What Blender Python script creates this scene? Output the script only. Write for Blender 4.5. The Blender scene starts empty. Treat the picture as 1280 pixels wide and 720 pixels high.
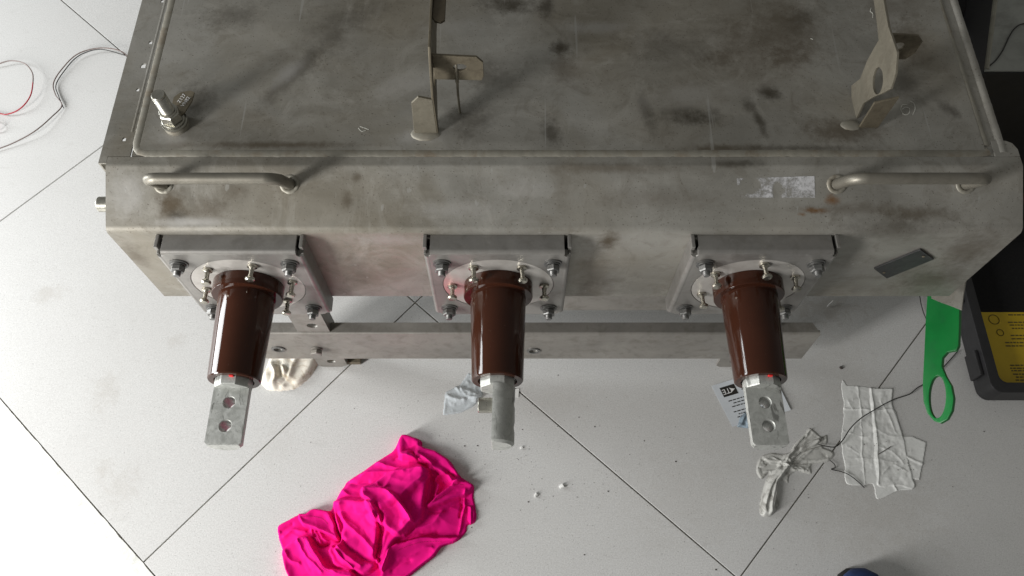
import bpy, bmesh, math, random
import numpy as np
from mathutils import Vector, Matrix, noise
random.seed(7); rng = np.random.RandomState(7)
SC = bpy.context.scene
C = SC.collection
R = math.radians

# ------------------------------------------------------------ camera, light, exposure
F = 1008.0; SP, CP = 0.8995, 0.437
CAM = Vector((0, -0.544, 1.48))
cd = bpy.data.cameras.new('camera'); cam = bpy.data.objects.new('camera', cd); C.objects.link(cam)
cam.location = CAM; cam.rotation_euler = (math.atan2(CP, SP), 0, 0)
cd.sensor_width = 36; cd.lens = F / 1280 * 36; cd.clip_start = .02; cd.clip_end = 60
SC.camera = cam
SC.render.resolution_x, SC.render.resolution_y = 1024, 576
w = bpy.data.worlds.new('World'); SC.world = w; w.use_nodes = True
w.node_tree.nodes['Background'].inputs[0].default_value = (1.0, .99, .93, 1)
w.node_tree.nodes['Background'].inputs[1].default_value = .18
def area(name, loc, target, sx, sy, power, col):
    l = bpy.data.lights.new(name, 'AREA'); l.shape = 'RECTANGLE'; l.size = sx; l.size_y = sy; l.energy = power; l.color = col
    o = bpy.data.objects.new(name, l); C.objects.link(o); o.location = loc
    o.rotation_euler = (Vector(target) - Vector(loc)).to_track_quat('-Z', 'Y').to_euler()
    return o
area('doorway_light', (-2.0, -1.3, .95), (-.42, -.15, .1), .38, 1.5, 85, (1, .985, .965))
area('window_light', (-2.6, .55, .80), (-.9, .5, 0), .5, 1.2, 50, (.96, .985, 1))
SC.view_settings.view_transform = 'Standard'; SC.view_settings.look = 'None'
SC.view_settings.exposure = 0; SC.view_settings.gamma = 1

# ------------------------------------------------------------ pixel -> place helpers (photo 1280x720)
def ray(px, py):
    X = (px - 640) / F; Y = (py - 360) / F
    return Vector((X, CP - Y * SP, -SP - Y * CP))
def hit(px, py, p, n):
    r = ray(px, py); n = Vector(n); return CAM + r * ((Vector(p) - CAM).dot(n) / r.dot(n))
def onz(px, py, z=0): return hit(px, py, (0, 0, z), (0, 0, 1))
def ony(px, py, y=0): return hit(px, py, (0, y, 0), (0, 1, 0))
def onx(px, py, x): return hit(px, py, (x, 0, 0), (1, 0, 0))
TOPZ = .574
CHP, CHN = Vector((0, 0, .535)), Vector((0, -.4375, .8992))
def onch(px, py, off=0): return hit(px, py, CHP + CHN * off, CHN)

# ------------------------------------------------------------ object helpers
WL = {}
def thing(name, label, cat, loc, group=None):
    o = bpy.data.objects.new(name, None); C.objects.link(o); o.empty_display_size = .05
    o.location = loc; WL[o] = Vector(loc); tag(o, label, cat, group); return o
def tag(o, label=None, cat=None, group=None, kind=None):
    for k, v in (('label', label), ('category', cat), ('group', group), ('kind', kind)):
        if v: o[k] = v
    return o
def mesh_of(bm, smooth=35):
    me = bpy.data.meshes.new('mesh'); bmesh.ops.recalc_face_normals(bm, faces=bm.faces)
    bm.to_mesh(me); bm.free()
    if smooth:
        me.shade_smooth(); me.set_sharp_from_angle(angle=R(smooth))
    return me
def ob(name, me, mat, parent=None, loc=None, smooth=35, rot=None):
    """me: bmesh (world coordinates if loc is None) or mesh. loc is a world place."""
    if isinstance(me, bmesh.types.BMesh):
        base = WL[parent] if (parent is not None and loc is None) else Vector((0, 0, 0))
        if loc is None:
            bmesh.ops.translate(me, verts=me.verts, vec=-base)
        me = mesh_of(me, smooth)
    o = bpy.data.objects.new(name, me)
    if mat is not None and not me.materials: me.materials.append(mat)
    C.objects.link(o)
    if parent is not None: o.parent = parent
    pl = WL[parent] if parent is not None else Vector((0, 0, 0))
    if loc is None: WL[o] = pl.copy()
    else:
        WL[o] = Vector(loc); o.location = Vector(loc) - pl
    if rot: o.rotation_euler = rot
    if smooth and 24 < len(o.data.vertices) < 9000 or name == 'tile':
        m = o.modifiers.new('weighted', 'WEIGHTED_NORMAL'); m.keep_sharp = True; m.weight = 90
    return o
def recentre(o):
    """give a single-mesh thing an origin at its own base"""
    me = o.data; n = len(me.vertices); a = np.empty(n * 3); me.vertices.foreach_get('co', a); a = a.reshape(-1, 3)
    c = Vector(((a[:, 0].min() + a[:, 0].max()) / 2, (a[:, 1].min() + a[:, 1].max()) / 2, a[:, 2].min()))
    me.transform(Matrix.Translation(-c)); o.location = c; WL[o] = c.copy(); return o
def B(): return bmesh.new()
def box(bm, x0, x1, y0, y1, z0, z1, bev=0, seg=2):
    t = bmesh.new(); bmesh.ops.create_cube(t, size=1)
    for v in t.verts:
        v.co = Vector(((x0 + x1) / 2 + v.co.x * (x1 - x0), (y0 + y1) / 2 + v.co.y * (y1 - y0), (z0 + z1) / 2 + v.co.z * (z1 - z0)))
    if bev: bmesh.ops.bevel(t, geom=t.edges[:], offset=bev, segments=seg, profile=.5, affect='EDGES')
    merge(bm, t); return bm
def merge(bm, t):
    me = bpy.data.meshes.new('tmp'); t.to_mesh(me); t.free(); bm.from_mesh(me); bpy.data.meshes.remove(me)
def frame_of(d):
    d = Vector(d).normalized(); a = Vector((0, 0, 1)) if abs(d.z) < .9 else Vector((1, 0, 0))
    u = a.cross(d).normalized(); return u, d.cross(u), d
def lathe(bm, prof, seg=32, p=(0, 0, 0), d=(0, 0, 1), phase=0, capped=True, sx=1):
    """prof: list of (radius, height along d)"""
    u, v, d = frame_of(d); p = Vector(p); rings = []
    for r, h in prof:
        rings.append([bm.verts.new(p + d * h + u * (r * math.cos(phase + 2 * math.pi * k / seg)) * sx + v * (r * math.sin(phase + 2 * math.pi * k / seg))) for k in range(seg)])
    for a, b in zip(rings, rings[1:]):
        for k in range(seg):
            bm.faces.new((a[k], a[(k + 1) % seg], b[(k + 1) % seg], b[k]))
    if capped:
        bm.faces.new(rings[0][::-1]); bm.faces.new(rings[-1])
    return bm
def cyl(bm, p, d, r, L, seg=24, c=.0, phase=0):
    c = min(c, r * .4, L * .4)
    pr = [(r, 0), (r, L)] if not c else [(r - c, 0), (r, c), (r, L - c), (r - c, L)]
    return lathe(bm, pr, seg, p, d, phase)
def spline(pts, n=8):
    out = []; P = [Vector(p) for p in pts]
    for i in range(len(P) - 1):
        a, b, c, d = P[max(i - 1, 0)], P[i], P[i + 1], P[min(i + 2, len(P) - 1)]
        for k in range(n):
            t = k / n
            out.append(.5 * ((2 * b) + (c - a) * t + (2 * a - 5 * b + 4 * c - d) * t * t + (3 * b - a - 3 * c + d) * t ** 3))
    out.append(P[-1]); return out
def tube(bm, pts, r, seg=8, closed=False, wob=0, flat=1):
    n = len(pts); rings = []; up = Vector((0, 0, 1)); prev = None
    for i, p in enumerate(pts):
        if closed: t = (pts[(i + 1) % n] - pts[i - 1]).normalized()
        else: t = (pts[min(i + 1, n - 1)] - pts[max(i - 1, 0)]).normalized()
        if prev is None:
            u = up.cross(t) if abs(t.z) < .95 else Vector((1, 0, 0)).cross(t)
        else: u = prev - t * prev.dot(t)
        u.normalize(); prev = u; v = t.cross(u)
        rr = r[i] if isinstance(r, (list, tuple)) else r
        if wob: rr *= 1 + wob * (noise.noise(p * 260) + .5 * noise.noise(p * 700))
        rings.append([bm.verts.new(p + u * rr * math.cos(a) + v * rr * flat * math.sin(a)) for a in (2 * math.pi * k / seg for k in range(seg))])
    m = n if closed else n - 1
    for i in range(m):
        a, b = rings[i], rings[(i + 1) % n]
        for k in range(seg): bm.faces.new((a[k], a[(k + 1) % seg], b[(k + 1) % seg], b[k]))
    if not closed: bm.faces.new(rings[0][::-1]); bm.faces.new(rings[-1])
    return bm
def plate(bm, outer, holes, o, u, v, n, th, bev=0):
    """flat plate: outline in 2D (u,v), extruded th along n"""
    t = bmesh.new(); o = Vector(o); u = Vector(u); v = Vector(v); n = Vector(n).normalized()
    es = []
    for loop in [outer] + list(holes):
        vs = [t.verts.new(o + u * a + v * b) for a, b in loop]
        for i in range(len(vs)): es.append(t.edges.new((vs[i], vs[(i + 1) % len(vs)])))
    bmesh.ops.triangle_fill(t, use_beauty=True, use_dissolve=False, edges=es)
    r = bmesh.ops.extrude_face_region(t, geom=t.faces[:])
    bmesh.ops.translate(t, verts=[g for g in r['geom'] if isinstance(g, bmesh.types.BMVert)], vec=n * th)
    bmesh.ops.recalc_face_normals(t, faces=t.faces)
    if bev:
        ee = [e for e in t.edges if len(e.link_faces) == 2 and e.calc_face_angle(0) > 1.0]
        bmesh.ops.bevel(t, geom=ee, offset=bev, segments=2, profile=.5, affect='EDGES')
    merge(bm, t); return bm
def circ(cx, cy, r, n=20, ry=None, ang=0):
    ry = ry or r; return [(cx + r * math.cos(a) * math.cos(ang) - ry * math.sin(a) * math.sin(ang), cy + r * math.cos(a) * math.sin(ang) + ry * math.sin(a) * math.cos(ang)) for a in (2 * math.pi * k / n for k in range(n))]
def rrect(x0, x1, y0, y1, r, n=5):
    out = []
    for cx, cy, a0 in ((x1 - r, y1 - r, 0), (x0 + r, y1 - r, 90), (x0 + r, y0 + r, 180), (x1 - r, y0 + r, 270)):
        for k in range(n + 1):
            a = R(a0 + 90 * k / n); out.append((cx + r * math.cos(a), cy + r * math.sin(a)))
    return out
def boolean(me, cutters):
    a = bpy.data.objects.new('tmp_a', me); C.objects.link(a)
    cs = []
    for k, cm in enumerate(cutters):
        c = bpy.data.objects.new('tmp_c', cm); C.objects.link(c); cs.append(c)
        m = a.modifiers.new('b', 'BOOLEAN'); m.object = c; m.operation = 'DIFFERENCE'; m.solver = 'EXACT'
    dg = bpy.context.evaluated_depsgraph_get(); dg.update()
    out = bpy.data.meshes.new_from_object(a.evaluated_get(dg))
    for x in [a] + cs: bpy.data.objects.remove(x)
    out.shade_smooth(); out.set_sharp_from_angle(angle=R(32)); return out
def text_mesh(s, size, extrude=.0):
    cu = bpy.data.curves.new('txt', 'FONT'); cu.body = s; cu.size = size; cu.extrude = extrude; cu.align_x = 'CENTER'; cu.align_y = 'CENTER'; cu.resolution_u = 3
    o = bpy.data.objects.new('tmp_t', cu); C.objects.link(o); dg = bpy.context.evaluated_depsgraph_get(); dg.update()
    me = bpy.data.meshes.new_from_object(o.evaluated_get(dg)); bpy.data.objects.remove(o); return me

# ------------------------------------------------------------ materials
class NT:
    def __init__(s, name):
        s.m = bpy.data.materials.new(name); s.m.use_nodes = True; s.t = s.m.node_tree; s.n = s.t.nodes; s.l = s.t.links
        s.b = s.n['Principled BSDF']
        g = s.n.new('ShaderNodeNewGeometry'); s.pos = g.outputs['Position']
        tc = s.n.new('ShaderNodeTexCoord'); s.obj = tc.outputs['Object']
    def noise(s, scale, detail=4, rough=.6, vec=None, dist=0, stretch=None):
        v = vec or s.pos
        if stretch:
            mp = s.n.new('ShaderNodeMapping'); mp.inputs['Scale'].default_value = stretch; s.l.new(v, mp.inputs[0]); v = mp.outputs[0]
        x = s.n.new('ShaderNodeTexNoise'); x.inputs['Scale'].default_value = scale; x.inputs['Detail'].default_value = detail
        x.inputs['Roughness'].default_value = rough; x.inputs['Distortion'].default_value = dist; s.l.new(v, x.inputs['Vector']); return x.outputs['Fac']
    def rng(s, v, a, b, c=0, d=1, smooth=False):
        x = s.n.new('ShaderNodeMapRange'); s.l.new(v, x.inputs[0])
        if smooth: x.interpolation_type = 'SMOOTHSTEP'
        for k, q in zip((1, 2, 3, 4), (a, b, c, d)): x.inputs[k].default_value = q
        return x.outputs[0]
    def math(s, op, a, b=None, c=None):
        x = s.n.new('ShaderNodeMath'); x.operation = op
        for i, q in enumerate((a, b, c)):
            if q is None: continue
            if isinstance(q, (int, float)): x.inputs[i].default_value = q
            else: s.l.new(q, x.inputs[i])
        return x.outputs[0]
    def mix(s, f, a, b):
        x = s.n.new('ShaderNodeMix'); x.data_type = 'RGBA'
        for i, q in ((0, f), (6, a), (7, b)):
            if isinstance(q, (int, float)): x.inputs[i].default_value = q
            elif isinstance(q, tuple): x.inputs[i].default_value = (*q[:3], 1)
            else: s.l.new(q, x.inputs[i])
        return x.outputs[2]
    def stain(s, c, r, ang=0, soft=.35, wob=.5, nz=None, rot=None):
        mp = s.n.new('ShaderNodeMapping'); mp.vector_type = 'TEXTURE'
        mp.inputs['Location'].default_value = c; mp.inputs['Rotation'].default_value = rot or (0, 0, ang); mp.inputs['Scale'].default_value = r
        s.l.new(s.pos, mp.inputs[0]); ln = s.n.new('ShaderNodeVectorMath'); ln.operation = 'LENGTH'; s.l.new(mp.outputs[0], ln.inputs[0])
        d = s.math('ADD', ln.outputs['Value'], s.math('MULTIPLY', s.math('SUBTRACT', nz, .5), wob * 2))
        return s.rng(d, 1.0, soft, 0, 1, True)
    def set(s, k, v):
        if isinstance(v, (int, float)): s.b.inputs[k].default_value = v
        elif isinstance(v, tuple): s.b.inputs[k].default_value = (*v[:3], 1)
        else: s.l.new(v, s.b.inputs[k])
        return s
    def bump(s, h, strength=.3, dist=.001):
        x = s.n.new('ShaderNodeBump'); x.inputs['Strength'].default_value = strength; x.inputs['Distance'].default_value = dist
        s.l.new(h, x.inputs['Height']); s.l.new(x.outputs[0], s.b.inputs['Normal']); return s

def metal(name, col, met=.75, r0=.38, r1=.6, dirt=.35, bump=.12, scale=1, dirtcol=(.07, .055, .035)):
    t = NT(name); big = t.noise(9 * scale, 6, .62, dist=.6); fine = t.noise(120 * scale, 5, .7); mid = t.noise(38 * scale, 5, .65, dist=.3)
    c = t.mix(t.rng(big, .35, .7), tuple(x * .82 for x in col), tuple(x * 1.18 for x in col))
    c = t.mix(t.rng(fine, .3, .8, 0, .25), c, tuple(x * .6 for x in col))
    d = t.math('MULTIPLY', t.rng(mid, .5, .72), dirt)
    c = t.mix(d, c, dirtcol)
    t.set('Base Color', c).set('Metallic', met).set('Roughness', t.rng(mid, .3, .75, r0, r1)); t.bump(fine, bump, .0006); return t.m

def tank_material():
    t = NT('weathered_tank_steel')
    big = t.noise(5.5, 6, .62, dist=.8); mid = t.noise(24, 6, .66, dist=1.2); fine = t.noise(150, 5, .7); nz = t.noise(30, 5, .7); nz2 = t.math('ADD', t.math('MULTIPLY', nz, .55), t.math('MULTIPLY', t.noise(95, 5, .75), .45))
    strk = t.noise(16, 5, .6, stretch=(.5, 3, 3), dist=.4)
    c = t.mix(t.rng(big, .34, .68), (.228, .219, .192), (.362, .352, .320))
    c = t.mix(t.rng(strk, .5, .75, 0, .35), c, (.42, .405, .365)); c = t.mix(t.rng(t.noise(3.1, 4, .55, dist=.6), .45, .62, 0, .4), c, (.20, .165, .105))
    c = t.mix(t.rng(mid, .52, .72, 0, .4), c, (.12, .10, .07)); c = t.mix(t.rng(t.noise(8, 6, .72, dist=1.5), .52, .70, 0, .5), c, (.44, .425, .385))
    c = t.mix(t.rng(t.noise(420, 2, .5), .66, .72, 0, .7), c, (.07, .05, .035))
    tz = lambda px, py: onz(px, py, TOPZ)
    D1 = (.075, .066, .05); BR = (.095, .073, .046); LT = (.47, .46, .44); RU = (.20, .10, .035)
    S = []
    for px, py, rx, ry, a, k, col in (
        (700, 62, 16, 12, 0, .9, D1), (702, 85, 22, 30, .1, .45, BR), (860, 146, 52, 15, -.05, .85, D1), (808, 140, 12, 30, .2, .55, D1),
        (690, 168, 16, 22, 0, .65, D1), (962, 118, 20, 10, -.4, .8, D1), (948, 150, 8, 22, .2, .7, D1), (936, 132, 12, 12, 0, .6, D1),
        (610, 95, 38, 26, .2, .45, D1), (640, 6, 50, 16, 0, .8, D1), (685, 8, 14, 22, 0, .7, D1), (372, 90, 95, 11, .95, .55, D1), (362, 92, 35, 10, .95, .4, LT),  # first entry: centre bracket's cast shadow painted into the cover colour
        (245, 122, 30, 26, 0, .6, D1), (1050, 165, 60, 18, 0, .6, BR), (985, 75, 40, 18, .3, .5, BR), (905, 72, 24, 12, .3, .45, BR),  # first entry: soft shadow of the stud bolt, painted dark
        (1000, 25, 38, 12, .8, .5, D1), (1190, 140, 24, 8, -.9, .6, D1), (745, 35, 60, 10, 0, .35, LT), (560, 35, 60, 14, 0, .25, LT),
        (1110, 10, 70, 34, .1, .35, BR), (905, 188, 80, 8, 0, .6, BR), (980, 40, 75, 45, .2, .45, BR), (830, 60, 90, 30, -.2, .35, D1), (590, 150, 40, 24, .5, .5, D1), (1130, 110, 26, 30, 0, .45, D1), (420, 40, 40, 60, -.5, .35, D1), (340, 182, 150, 5, 0, .6, BR), (1000, 186, 120, 5, 0, .55, D1), (215, 172, 30, 12, 0, .3, LT), (530, 172, 40, 10, 0, .5, LT), (930, 60, 60, 60, 0, .3, BR), (290, 20, 60, 22, .2, .45, D1), (500, 110, 60, 20, .3, .3, LT), (1140, 55, 30, 40, 0, .5, BR),  # dark patches just right of the brackets: painted cast shade, among real stains
        (860, 120, 90, 18, .2, .25, LT), (470, 12, 60, 20, .4, .3, D1)):
        p = tz(px, py); S.append((p, (rx * .0011, ry * .0015, .02), (0, 0, a), k, col))
    ca = (math.atan2(.4375, .8992), 0, 0)
    for px, py, rx, ry, a, k, col in (
        (214, 258, 22, 26, 0, .85, BR), (222, 270, 16, 10, 0, .6, D1), (262, 262, 34, 20, .6, .5, BR), (434, 252, 9, 14, 0, .55, BR), (446, 222, 8, 8, 0, .5, BR),
        (296, 238, 26, 14, 0, .4, BR), (362, 232, 18, 10, 0, .5, BR), (1020, 263, 22, 5, .65, .9, RU), (1003, 268, 7, 4, 0, .9, RU), (1040, 250, 12, 8, .7, .7, RU),
        (1150, 268, 60, 12, 0, .5, BR), (1060, 262, 90, 10, 0, .35, BR), (760, 210, 110, 9, 0, .45, BR), (920, 205, 40, 7, 0, .6, D1), (560, 262, 90, 14, 0, .3, LT),
        (240, 278, 60, 8, 0, .5, LT), (160, 240, 26, 40, 0, .35, LT), (820, 250, 90, 20, .1, .25, BR), (650, 235, 60, 16, 0, .25, LT), (1230, 225, 22, 24, 0, .35, BR)):
        p = onch(px, py); S.append((p, (rx * .00108, ry * .00108, .02), ca, k, col))
    for px, py, rx, ry, a, k, col in (
        (760, 302, 14, 12, 0, .75, BR), (745, 345, 30, 40, 0, .35, BR), (1215, 310, 40, 26, 0, .5, BR), (1165, 350, 50, 22, 0, .45, BR), (440, 330, 24, 36, 0, .3, D1),
        (480, 300, 60, 9, 0, .35, LT), (1060, 340, 60, 14, 0, .25, LT), (170, 320, 14, 20, 0, .5, BR), (1110, 290, 90, 9, 0, .4, D1), (740, 372, 30, 30, 0, .3, BR)):
        p = ony(px, py, 0); S.append((p, (rx * .0012, .03, ry * .0024), (0, 0, 0), k, col))
    for p, r, rot, k, col in S:
        c = t.mix(t.math('MULTIPLY', t.stain(p, tuple(q_ * 1.15 for q_ in r), rot=rot, soft=.0, wob=1.15, nz=nz2), min(1, k * 1.25)), c, col)
    # hairline scratches
    sc = t.noise(90, 2, .5, stretch=(1, .04, 1)); c = t.mix(t.rng(sc, .70, .73, 0, .35), c, (.45, .45, .43))
    t.set('Base Color', c).set('Metallic', .42).set('Roughness', t.rng(mid, .3, .75, .42, .62)); t.bump(t.math('ADD', fine, t.math('MULTIPLY', mid, 1.6)), .16, .0009)
    return t.m

M = {}
M['tank'] = tank_material()
M['plate'] = metal('plate_steel', (.285, .275, .258), .5, .36, .46, .28, .05)
M['rail'] = metal('rail_steel', (.295, .28, .255), .5, .42, .55, .35, .06)
M['rod'] = metal('handle_steel', (.235, .22, .185), .6, .42, .58, .3, .2)
M['bright'] = metal('bright_zinc', (.46, .45, .40), .9, .24, .42, .3, .1, 3)
M['bolt'] = metal('bolt_zinc', (.20, .20, .195), .7, .35, .55, .3, .25, 3)
M['brass'] = metal('dull_stud_metal', (.46, .44, .38), .95, .2, .38, .35, .05, 3)
M['bracket'] = metal('bracket_steel', (.185, .16, .115), .5, .45, .65, .6, .2, 2)
M['bracket_light'] = metal('pale_bracket_steel', (.23, .21, .165), .5, .45, .65, .4, .2, 2)
M['bracket_dark'] = metal('dark_bracket_steel', (.12, .10, .07), .5, .45, .65, .6, .2, 2)
M['weld'] = metal('weld_bead_steel', (.30, .285, .24), .4, .5, .68, .6, .3, 1, (.17, .12, .07))
def terminal_mat():
    t = NT('tinned_terminal'); a = t.noise(70, 6, .7, dist=1.4); b = t.noise(500, 3, .6); l = t.noise(60, 4, .6, stretch=(1, .25, 1), dist=2)
    c = t.mix(t.rng(a, .35, .7), (.40, .41, .385), (.56, .57, .545)); c = t.mix(t.rng(l, .60, .66, 0, .75), c, (.13, .13, .12)); c = t.mix(t.rng(b, .62, .7, 0, .5), c, (.16, .16, .15))
    t.set('Base Color', c).set('Metallic', .45).set('Roughness', t.rng(a, .3, .7, .38, .6)).bump(t.math('ADD', a, b), .25, .0006); return t.m
M['terminal'] = terminal_mat()
def glaze():
    t = NT('brown_glazed_resin'); a = t.noise(14, 3, .5); d = t.noise(260, 3, .6)
    c = t.mix(t.rng(a, .3, .7), (.036, .0118, .0064), (.047, .0160, .009)); c = t.mix(t.rng(d, .68, .74, 0, .25), c, (.15, .1, .08))
    t.set('Base Color', c).set('Roughness', t.rng(t.noise(9, 4, .6), .3, .8, .06, .10)).set('IOR', 1.5).set('Specular IOR Level', .27); t.bump(a, .05, .002); return t.m
M['glaze'] = glaze()
def simple(name, col, rough=.5, met=0, var=.2, scale=40, bump=.1, dirt=None, dk=.4):
    t = NT(name); a = t.noise(scale, 5, .65, dist=.5)
    c = t.mix(t.rng(a, .3, .7), tuple(x * (1 - var) for x in col), tuple(min(1, x * (1 + var)) for x in col))
    if dirt: c = t.mix(t.rng(t.noise(scale * .5, 5, .7, dist=1), .52, .68, 0, dk), c, dirt)
    t.set('Base Color', c).set('Roughness', rough).set('Metallic', met).bump(a, bump, .001); return t.m
def gasket():
    t = NT('pale_gasket'); p = onz(0, 0); nz = t.noise(30, 4, .6)
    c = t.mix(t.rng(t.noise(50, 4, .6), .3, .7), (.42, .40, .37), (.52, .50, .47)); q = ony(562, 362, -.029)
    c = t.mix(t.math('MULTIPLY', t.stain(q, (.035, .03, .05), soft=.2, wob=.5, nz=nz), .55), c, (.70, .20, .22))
    t.set('Base Color', c).set('Metallic', .35).set('Roughness', .38); return t.m
M['gasket'] = gasket()
M['nameplate'] = simple('dark_nameplate', (.035, .035, .037), .42, .3, .3, 90, .1, (.09, .09, .08))
M['green'] = simple('green_painted_lever', (.003, .185, .035), .34, 0, .12, 26, .12, (.02, .13, .05), .5)
M['black'] = simple('black_plastic', (.014, .014, .015), .5, 0, .25, 60, .15)
M['black_foam'] = simple('black_lining', (.008, .008, .0085), .95, 0, .3, 160, .4)
M['greybox'] = simple('grey_painted_box', (.33, .34, .315), .55, 0, .12, 12, .05, (.09, .09, .08))
M['yellow'] = simple('yellow_label_paper', (.62, .43, .012), .5, 0, .06, 30, .0)
M['ink'] = simple('printed_ink', (.02, .018, .015), .6, 0, 0, 10, 0)
M['greyink'] = simple('faded_ink', (.12, .09, .02), .6, 0, 0, 10, 0)
M['white_ink'] = simple('white_print', (.8, .8, .8), .6, 0, 0, 10, 0)
M['red'] = simple('red_paint_mark', (.8, .03, .03), .5, 0, .1, 80, .0)
M['paper'] = simple('white_leaflet_paper', (.66, .70, .74), .55, 0, .04, 40, .03)
M['chalk'] = simple('white_paint_marker', (.55, .55, .5), .7, 0, .2, 300, .1)
M['wire_red'] = simple('red_wire', (.33, .015, .03), .4, 0, .1, 40, 0)
M['wire_brown'] = simple('grey_brown_wire', (.14, .10, .09), .45, 0, .3, 30, 0)
M['wire_black'] = simple('black_wire', (.018, .017, .015), .5, 0, .2, 30, 0)
M['chip'] = simple('white_chip', (.72, .72, .70), .6, 0, .1, 60, 0)
M['crumb'] = simple('dark_crumb', (.06, .05, .045), .8, 0, .4, 60, 0)
M['cable_maroon'] = simple('maroon_cable', (.05, .018, .015), .5, 0, .1, 40, 0)
M['shoe'] = simple('blue_shoe_fabric', (.012, .03, .10), .7, 0, .25, 120, .3)
M['sole'] = simple('dark_sole', (.02, .02, .02), .7, 0, .2, 60, .1)
M['trouser'] = simple('dark_trouser_cloth', (.02, .022, .03), .9, 0, .2, 120, .2)
def pink():
    t = NT('pink_jersey'); a = t.noise(900, 2, .5); b = t.noise(28, 4, .6, dist=.6)
    c = t.mix(t.rng(b, .3, .7), (.72, .002, .19), (.82, .004, .225))
    t.set('Base Color', c).set('Roughness', .85).set('Specular IOR Level', .15)
    t.bump(t.math('ADD', t.math('MULTIPLY', a, .25), b), .12, .0012); return t.m
M['pink'] = pink()
def dirtycloth(name, col, dcol, dk=.6, alpha=None, sc=26):
    t = NT(name); a = t.noise(sc, 5, .65, dist=1.2); b = t.noise(300, 3, .6)
    c = t.mix(t.rng(b, .3, .7), tuple(x * .93 for x in col), col); c = t.mix(t.rng(a, .52, .7, 0, dk), c, dcol)
    t.set('Base Color', c).set('Roughness', .92).set('Specular IOR Level', .15).bump(t.math('ADD', a, t.math('MULTIPLY', b, .4)), .15, .0012)
    if alpha: t.set('Alpha', t.rng(t.noise(60, 4, .6), .3, .7, alpha - .08, alpha + .08))
    return t.m
M['rag'] = dirtycloth('stained_white_rag', (.74, .70, .62), (.30, .22, .12), .75)
M['gauze'] = dirtycloth('grimy_white_cloth', (.60, .60, .57), (.13, .12, .10), .85, .86, 34)
M['sheet'] = dirtycloth('milky_tape_sheet', (.82, .83, .81), (.40, .40, .38), .45, .92, 22)
M['film'] = dirtycloth('clear_bluish_film', (.66, .72, .76), (.30, .32, .34), .35, .52, 60)
def tile():
    t = NT('pale_stone_tile'); f1 = t.noise(430, 3, .7); f2 = t.noise(180, 4, .7); big = t.noise(3.2, 5, .6, dist=.8); nz = t.noise(34, 6, .8, dist=1.2)
    oi = t.n.new('ShaderNodeObjectInfo')
    c = t.mix(t.rng(f1, .32, .68), (.47, .47, .46), (.68, .68, .67)); c = t.mix(t.rng(f2, .4, .75, 0, .3), c, (.50, .49, .47))
    c = t.mix(t.rng(big, .45, .75, 0, .30), c, (.47, .465, .45))
    c = t.mix(t.rng(t.noise(330, 2, .5), .67, .72, 0, .65), c, (.22, .21, .2))
    scf = t.noise(20, 5, .7, stretch=(1, 3.2, 1), dist=1.5); c = t.mix(t.rng(scf, .58, .75, 0, .30), c, (.36, .35, .33))
    c = t.mix(t.math('MULTIPLY', oi.outputs['Random'], .22), c, (.48, .48, .47))
    for px, py, rx, ry, k in ((60, 368, 26, 14, .35), (132, 490, 22, 26, .3), (150, 610, 26, 26, .25), (130, 585, 20, 12, .3), (220, 425, 14, 10, .25), (690, 500, 60, 30, .15), (1100, 640, 90, 60, .25), (860, 620, 100, 60, .15), (350, 560, 30, 30, .15), (1060, 470, 60, 80, .2), (1030, 385, 60, 20, .5), (560, 430, 50, 30, .2)):  # smudges, plus the tank's underside shade painted in beside the right plate
        p = onz(px, py); c = t.mix(t.math('MULTIPLY', t.stain(p, (rx * .0019, ry * .0022, .1), soft=0, wob=1.6, nz=nz), k * .65), c, (.30, .26, .21))
    t.set('Base Color', c).set('Roughness', t.rng(f2, .3, .7, .38, .55)).bump(f1, .05, .0005); return t.m
M['tile'] = tile()
M['threshold'] = simple('white_threshold_stone', (.80, .80, .78), .4, 0, .04, 90, .03, (.6, .58, .52), .3)
M['grout'] = simple('grey_brown_grout', (.36, .34, .30), .9, 0, .3, 90, .3)
M['white_grout'] = simple('crumbled_white_grout', (.72, .72, .69), .9, 0, .1, 90, .4, (.45, .46, .42), .45)

# ------------------------------------------------------------ floor: grout bed, tiles, threshold
bm = B(); box(bm, -5, 5, -5, 5, -.06, -.0035)
floor = ob('floor', bm, M['grout']); tag(floor, kind='structure'); WL[floor] = Vector((0, 0, 0))
E1 = Vector((.668, .744, 0)).normalized(); E2 = Vector((E1.y, -E1.x, 0)); ang = math.atan2(E1.y, E1.x)
G0 = Vector((0, -.544, 0)); T = .792; o1, o2 = .380, -.604; FL = -.2945
def tile_mesh(L, W):
    b = B(); box(b, -L / 2, L / 2, -W / 2, W / 2, -.009, 0, .0009, 2); return mesh_of(b, 35)
full = tile_mesh(T - .0023, T - .0023); full.materials.append(M['tile']); cut = tile_mesh(o1 - FL - .003, T - .0023); cut.materials.append(M['tile'])
for i in range(-1, 5):
    for j in range(-4, 5):
        e1 = o1 + (i + .5) * T; e2 = o2 + (j + .5) * T; me = full
        if i == -1: e1 = (o1 + FL) / 2; me = cut
        p = G0 + E1 * e1 + E2 * e2
        if p.length > 3.7: continue
        p.z = random.uniform(-.0004, .0003)
        ob('tile', me, None, floor, p, rot=(0, 0, ang))
bm = B(); box(bm, -1.2, 0, -2.6, 2.6, -.05, -.0005, .001)
th = ob('threshold', bm, M['threshold'], None, G0 + E1 * (FL - .018), rot=(0, 0, ang)); tag(th, kind='structure')
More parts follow.
